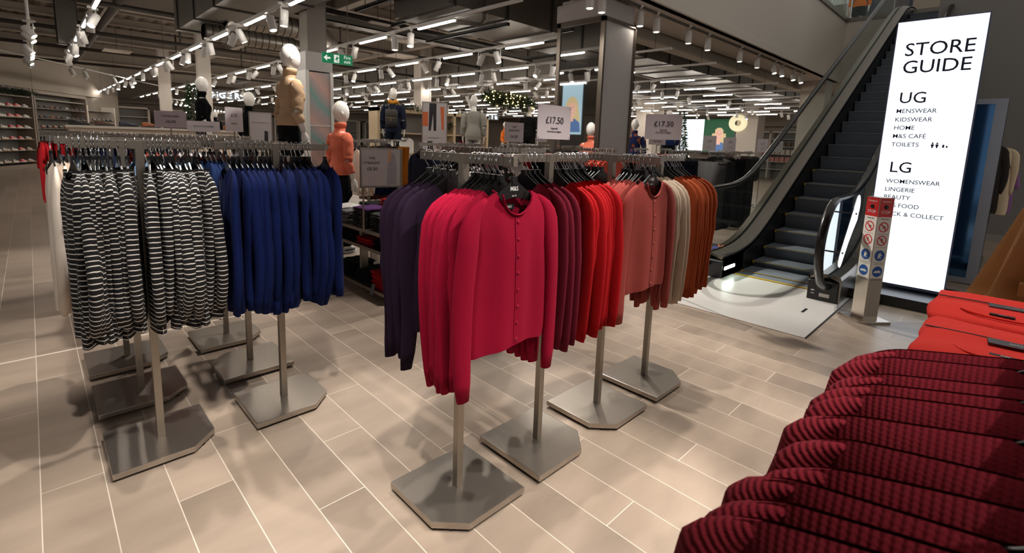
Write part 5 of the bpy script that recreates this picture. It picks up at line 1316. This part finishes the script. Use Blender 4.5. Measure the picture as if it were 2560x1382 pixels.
bx(-2.75, 2.75, 0, .32, -.98, .98).build('housing', PIPE, ls)
sp_ = bx(-2.7, 2.7, -.003, 0, -.93, .93).build('lit_panel', SCW, ls)
flat([(-2.7, -.93), (-1.4, -.93), (-1.4, .93), (-2.7, .93)], SG, sp_, 'printed_leaves', -.005); flat([(.95, -.93), (2.7, -.93), (2.7, .93), (.95, .93)], SG, sp_, 'printed_leaves', -.005)
portrait(sp_, 1.85, .03, 1.05, SB)
words('NEW SEASON', .16, SB, sp_, facing((-.2, -.006, .1), (1, 0, 0))); words('WEAR IT WELL', .12, SB, sp_, facing((-.2, -.006, -.15), (1, 0, 0)))
# lit portrait on the left-hand wall, seen in the column mirror
lp = thing('advertising_screen', 'lit totem portrait of a smiling blonde woman, seen reflected in the column mirror', 'screen', (-5.0, 12.75, 0), pi / 2)
bx(-.56, .56, 0, .14, 0, 3.92).build('housing', PIPE, lp)
sp_ = bx(-.52, .52, -.003, 0, 1.86, 3.88).build('lit_panel', SP, lp)
portrait(sp_, 0, 2.85, .95, SB)
# lettering over the lingerie department
LIT = mat('lit_letter', (240, 250, 255), .4, emit=2.6, ergb=(214, 236, 255))
for (x, y, z, s, lab) in ((7.9, 30.6, 3.30, .44, 'glowing lingerie letters high at the far back wall'), (20.6, 23.9, 2.86, .34, 'smaller glowing lingerie letters deep in the hall')):
    t = thing('lit_letters', lab, 'sign', (x, y, z), towards(x, y) + pi / 2)
    bx(-s * 3.3, s * 3.3, .05, .1, -s * .2, s * 1.0).build('backing', WALLG, t)
    for i, ch in enumerate('LINGERIE'): words(ch, s, LIT, t, facing(((i - 3.5) * s * .80 + (.06 * s if ch == 'I' else 0), .04, 0), (1, 0, 0)), name='letter', depth=.02)
    MB().cyl((-s * 2, .075, s), (-s * 2, .075, 4.4 - z), .012, 6).cyl((s * 2, .075, s), (s * 2, .075, 4.4 - z), .012, 6).build('hanger_rod', PIPE, t)
# timber shelf unit behind the backpack mannequin
TIM = mat('limed_oak', (196, 174, 142), .6, vary=.12, bscale=12); 
def shelf_unit(name, loc, rz, w, h, d, shelves, label, m=TIM, back=WALLG, uprights=()):
    t = thing(name, label, 'shelving', loc, rz)
    f = MB().box(-w / 2, -w / 2 + .07, -d, 0, 0, h).box(w / 2 - .07, w / 2, -d, 0, 0, h).box(-w / 2, w / 2, -d, 0, h - .08, h)
    for u in uprights: f.box(u - .04, u + .04, -d, 0, 0, h)
    f.build('frame', m, t); bx(-w / 2, w / 2, -.02, 0, 0, h).build('back_panel', back, t)
    for z in shelves: bx(-w / 2 + .07, w / 2 - .07, -d + .02, -.02, z - .03, z).build('shelf', m, t)
    return t
shelf_unit('shelf_unit', (7.85, 11.3, 0), 0, 3.6, 2.2, .45, (.5, 1.1, 1.62), 'limed oak shelf unit behind the backpack mannequin', uprights=(.55,))
for i, (x, m_, n_) in enumerate(((6.7, WTEE, 'white'), (6.95, WTEE, 'white'), (8.9, BURG, 'wine red'), (9.15, BURG, 'wine red'))):
    hang(LT[i % 3], (x, 11.02, 1.62), 0, m_, f'{n_} top facing out in the oak shelf unit, {nth(i)} along', 'top', 'tops in the oak shelf unit')
# shelves on the far right wall with cartons
su = shelf_unit('shelf_unit', (28.9, 8.2, 0), -pi / 2, 6.0, 2.5, .5, (.5, .9, 1.3, 1.7, 2.1), 'white wall shelving with boxed gifts beside the escalator handrail', SOFFIT, WALLG, (-1.0, 1.0))
BOXC = [mat('carton_pink', (224, 150, 146), .7), mat('carton_cream', (226, 212, 196), .7), mat('carton_red', (186, 50, 56), .7), mat('carton_brown', (120, 96, 80), .7)]
k = 0
for z in (.9, 1.3, 1.7):
    for y in range(22):
        yy = 5.55 + .25 * y
        o = bx(-.09, .09, -.1, .1, 0, .24).build('gift_box', BOXC[(y // 5 + int(z * 3)) % 4], None, loc=(28.62, yy, z)); tag(o, f'gift box {nth(y)} along the {("lower", "middle", "upper")[k]} shelf of the far white shelving', 'box', 'gift boxes on the far shelving')
    k += 1
for i, (x, y, w_, rz, lab, sh) in enumerate([(2.2, 33.0, 5, 0, 'long low shelving on the back wall beyond the shoe displays', (.6, 1.1, 1.6, 2.1)), (8.0, 33.6, 5, 0, 'back wall shelving under the lingerie letters', (.6, 1.1, 1.6, 2.1)), (14.5, 34.4, 6, 0, 'back wall shelving right of the lingerie letters', (.6, 1.2, 1.8)), (21, 34.6, 6, 0, 'farthest back wall shelving', (.6, 1.2, 1.8))]):
    shelf_unit('shelf_unit', (x, y, 0), rz, w_, 2.6, .5, sh, lab, SOFFIT, WALLG, (0,))

# ---------------------------------------------------------------- shoe wall
def shoe_mesh(kind):
    m = MB(); L_ = .28; rows = []
    for i in range(13):
        q = i / 12; x = (q - .5) * L_; w = .038 * (sin(pi * (.12 + .80 * q)) ** .5) * (1 + .1 * sin(3 * q)); h_ = (.098 if kind else .085) * (1 - .0 * q) if q < .35 else (.098 if kind else .085) * (1 - .62 * ((q - .35) / .65) ** .8)
        if q < .08: h_ *= .85
        rows.append([(x, w * cos(a), .028 + (h_ - .028) * max(0, sin(a)) ** .7 if sin(a) > 0 else .028 + .026 * sin(a)) for a in [2 * pi * k / 14 for k in range(14)]])
    m.grid(rows, True, True, True); return m
def sole_mesh():
    m = MB(); pts = []
    for k in range(24): a = 2 * pi * k / 24; pts.append((.146 * cos(a), .044 * sin(a) * (1 + .15 * cos(a))))
    m.prism(pts, 0, .026); return m
SHO = shoe_mesh(1).mesh('shoe', WHITE, True); SHO2 = shoe_mesh(0).mesh('shoe', WHITE, True); SOL = sole_mesh().mesh('sole', WHITE)
def sh_mat(n, c): return mat(n, c, .55)
SWH = sh_mat('shoe_white', (226, 218, 206)); SRD = sh_mat('shoe_red', (206, 60, 66)); SBK = sh_mat('shoe_black', (30, 26, 26)); STN = sh_mat('shoe_tan', (140, 76, 36)); SBR = sh_mat('shoe_brown', (74, 46, 32)); SNV = sh_mat('shoe_navy', (36, 38, 56)); SGY = sh_mat('shoe_grey', (150, 146, 146)); GUM = sh_mat('gum_sole', (200, 160, 116))
def shoe(s, out, z, m, sole, label, flat_=False, grp='shoes on the shoe wall'):
    p = onwall(s, out, z); o = link('shoe', SHO2 if flat_ else SHO, None, p, (0, 0, RWALL + R.uniform(-.12, .12))); tag(o, label, 'shoe', grp)
    o.material_slots[0].link = 'OBJECT'; o.material_slots[0].material = m
    c = link('sole', SOL, o, (0, 0, 0)); c.material_slots[0].link = 'OBJECT'; c.material_slots[0].material = sole
    if not flat_:
        e = MB().box(-.10, -.02, -.030, .030, .085, .101).box(-.02, .07, -.036, .036, .045, .062); c2 = link('side_stripe', STRIPEM, o); c2.material_slots[0].link = 'OBJECT'; c2.material_slots[0].material = SWH if m is not SWH else SBK
STRIPEM = MB().prism([(-.04, .035), (.0, .035), (.03, .07), (.0, .07)], -.040, .040, 'y').prism([(-.10, .055), (-.06, .055), (-.05, .085), (-.10, .09)], -.036, .036, 'y').mesh('side_stripe', SWH)
SHELF = mat('shelf_metal', (150, 142, 130), .5); SHBK = mat('shelf_back_grey', (112, 108, 102), .8, vary=.2, bscale=3)
def wall_unit(s0, s1, zs, label, h):
    t = thing('shelf_unit', label, 'shelving', W0, RWALL); 
    MB().box(s0, s0 + .07, -.0, .60, 0, h).box(s1 - .07, s1, -.0, .60, 0, h).box(s0, s1, -.0, .60, h, h + .12).box(s0, s1, -.0, .60, 0, .12).build('frame', TIM if 0 else mat('taupe_frame', (132, 118, 104), .6), t)
    bx(s0, s1, .54, .6, 0, h).build('back_panel', SHBK, t)
    for z in zs: bx(s0 + .07, s1 - .07, .04, .54, z - .03, z).build('shelf', SHELF, t)
wall_unit(-2.0, 1.80, (.22, .62, 1.0, 1.38, 1.75, 2.1, 2.47), 'tall shelf unit of red and white trainers at the shoe wall', 2.62)
wall_unit(1.84, 5.05, (.6, 1.0, 1.40, 1.76, 2.12, 2.44), 'wide shelf unit of flat shoes next to the trainers', 2.62)
for ri, z in enumerate((.22, .62, 1.0, 1.38, 1.75, 2.1)):
    for k in range(6):
        m_ = (SWH, SWH if ri < 2 else SRD, SRD, SGY)[k % 4] if k < 4 else (SWH, SRD)[k % 2]
        s = (.25, .62, .98, 1.34, -.12, -.5)[k]
        shoe(s, -.0 - .0 + .0, z + .002, m_, GUM if ri < 3 and k % 3 == 0 else SWH, f'{"white" if m_ is SWH else "red" if m_ is SRD else "grey"} trainer {nth(k)} along the {nth(ri)} shelf up of the trainer display')
for ri, z in enumerate((1.76, 2.12)):
    for k in range(9):
        m_ = (SBR, SNV, STN, SBR, SBK, SGY, SBK, SBR, SNV)[k]
        shoe(2.15 + .31 * k, 0, z + .002, m_, SBK, f'{"brown" if m_ is SBR else "navy" if m_ is SNV else "tan" if m_ is STN else "black" if m_ is SBK else "grey"} flat shoe {nth(k)} along the {("lower", "upper")[ri]} flat shoe shelf', True)
for k in range(8): shoe(2.2 + .34 * k, 0, 1.402, (STN, SBK)[k % 2], SBK, f'{("tan", "black")[k % 2]} ankle boot {nth(k)} along the boot shelf', False)
# open shelves and boots past the corner
t = thing('shelf_unit', 'open shelves of boots past the end of the shoe wall', 'shelving', W0, RWALL)
for z in (1.3, 1.75, 2.2): bx(5.3, 7.4, .2, .7, z - .03, z).build('shelf', SHELF, t)
bx(5.25, 5.32, .1, .7, 0, 2.4).box(7.4, 7.47, .1, .7, 0, 2.4).build('frame', SOFFIT, t)
for k in range(5): shoe(5.6 + .36 * k, -.4 + .35, 1.752, SBK, SBK, f'black boot {nth(k)} along the open shelf past the shoe wall'); shoe(5.6 + .36 * k, -.05, 1.302, SBR, SBK, f'brown boot {nth(k)} along the lower open shelf past the shoe wall')
# counter with boxes and boots in the left middle distance
ct = thing('display_counter', 'long cream display counter of boots behind the aisle racks', 'counter', (2.0, 11.6, 0))
bx(-1.5, 1.6, -.35, .35, 0, 1.48).build('body', mat('cream_front', (214, 200, 182), .6), ct); bx(-1.55, 1.65, -.4, .4, 1.48, 1.52).build('counter_top', SOFFIT, ct)
bx(-1.5, -1.47, -.36, -.35, .1, 1.42).box(.02, .05, -.36, -.35, .1, 1.42).build('edge_strip', TIM, ct)
for k in range(9):
    p = (0.65 + .34 * k, 11.5, 1.522); o = link('shoe', SHO, None, p, (0, 0, R.uniform(-.3, .3))); tag(o, f'boot {nth(k)} along the cream display counter', 'shoe', 'boots on the cream counter'); o.material_slots[0].link = 'OBJECT'; o.material_slots[0].material = (SBK, SBR, SNV, STN)[k % 4]; c = link('sole', SOL, o); c.material_slots[0].link = 'OBJECT'; c.material_slots[0].material = SBK

# ---------------------------------------------------------------- upper floor
gb = thing('glass_balustrade', 'glass balustrade around the void on the upper floor', 'balustrade', (0, 0, 0))
for k in range(7): bx(5.2 + 1.55 * k, 6.7 + 1.55 * k, 3.60, 3.615, 5.08, 6.1).build('glass_panel', GLAZE, gb)
bx(16.02, 16.035, 2.55, 3.55, 5.08, 6.1).build('glass_panel', GLAZE, gb)
for p in [(5.15 + 1.55 * k, 3.61) for k in range(8)] + [(16.03, 3.52), (16.03, 2.6)]: MB().cyl((p[0], p[1], 5.06), (p[0], p[1], 6.12), .02, 10).lathe([(.035, 0), (.035, .1), (0, .1)], 12, (p[0], p[1], 5.0)).build('post', CHROME, gb)
MB().tube([(5, 3.61, 6.14), (16.03, 3.61, 6.14), (16.03, 2.5, 6.14)], .025, 8).build('handrail', CHROME, gb)
far = thing('wall_display', 'upper floor display panel behind the orange jumper mannequin', 'display', (20.2, 4.2, 5.0))
bx(0, .1, -1.4, .2, 0, 2.4).build('panel', mat('navy_panel', (60, 64, 80), .7), far); bx(-.01, .1, .22, 1.2, 0, 2.4).build('panel', WALL, far)
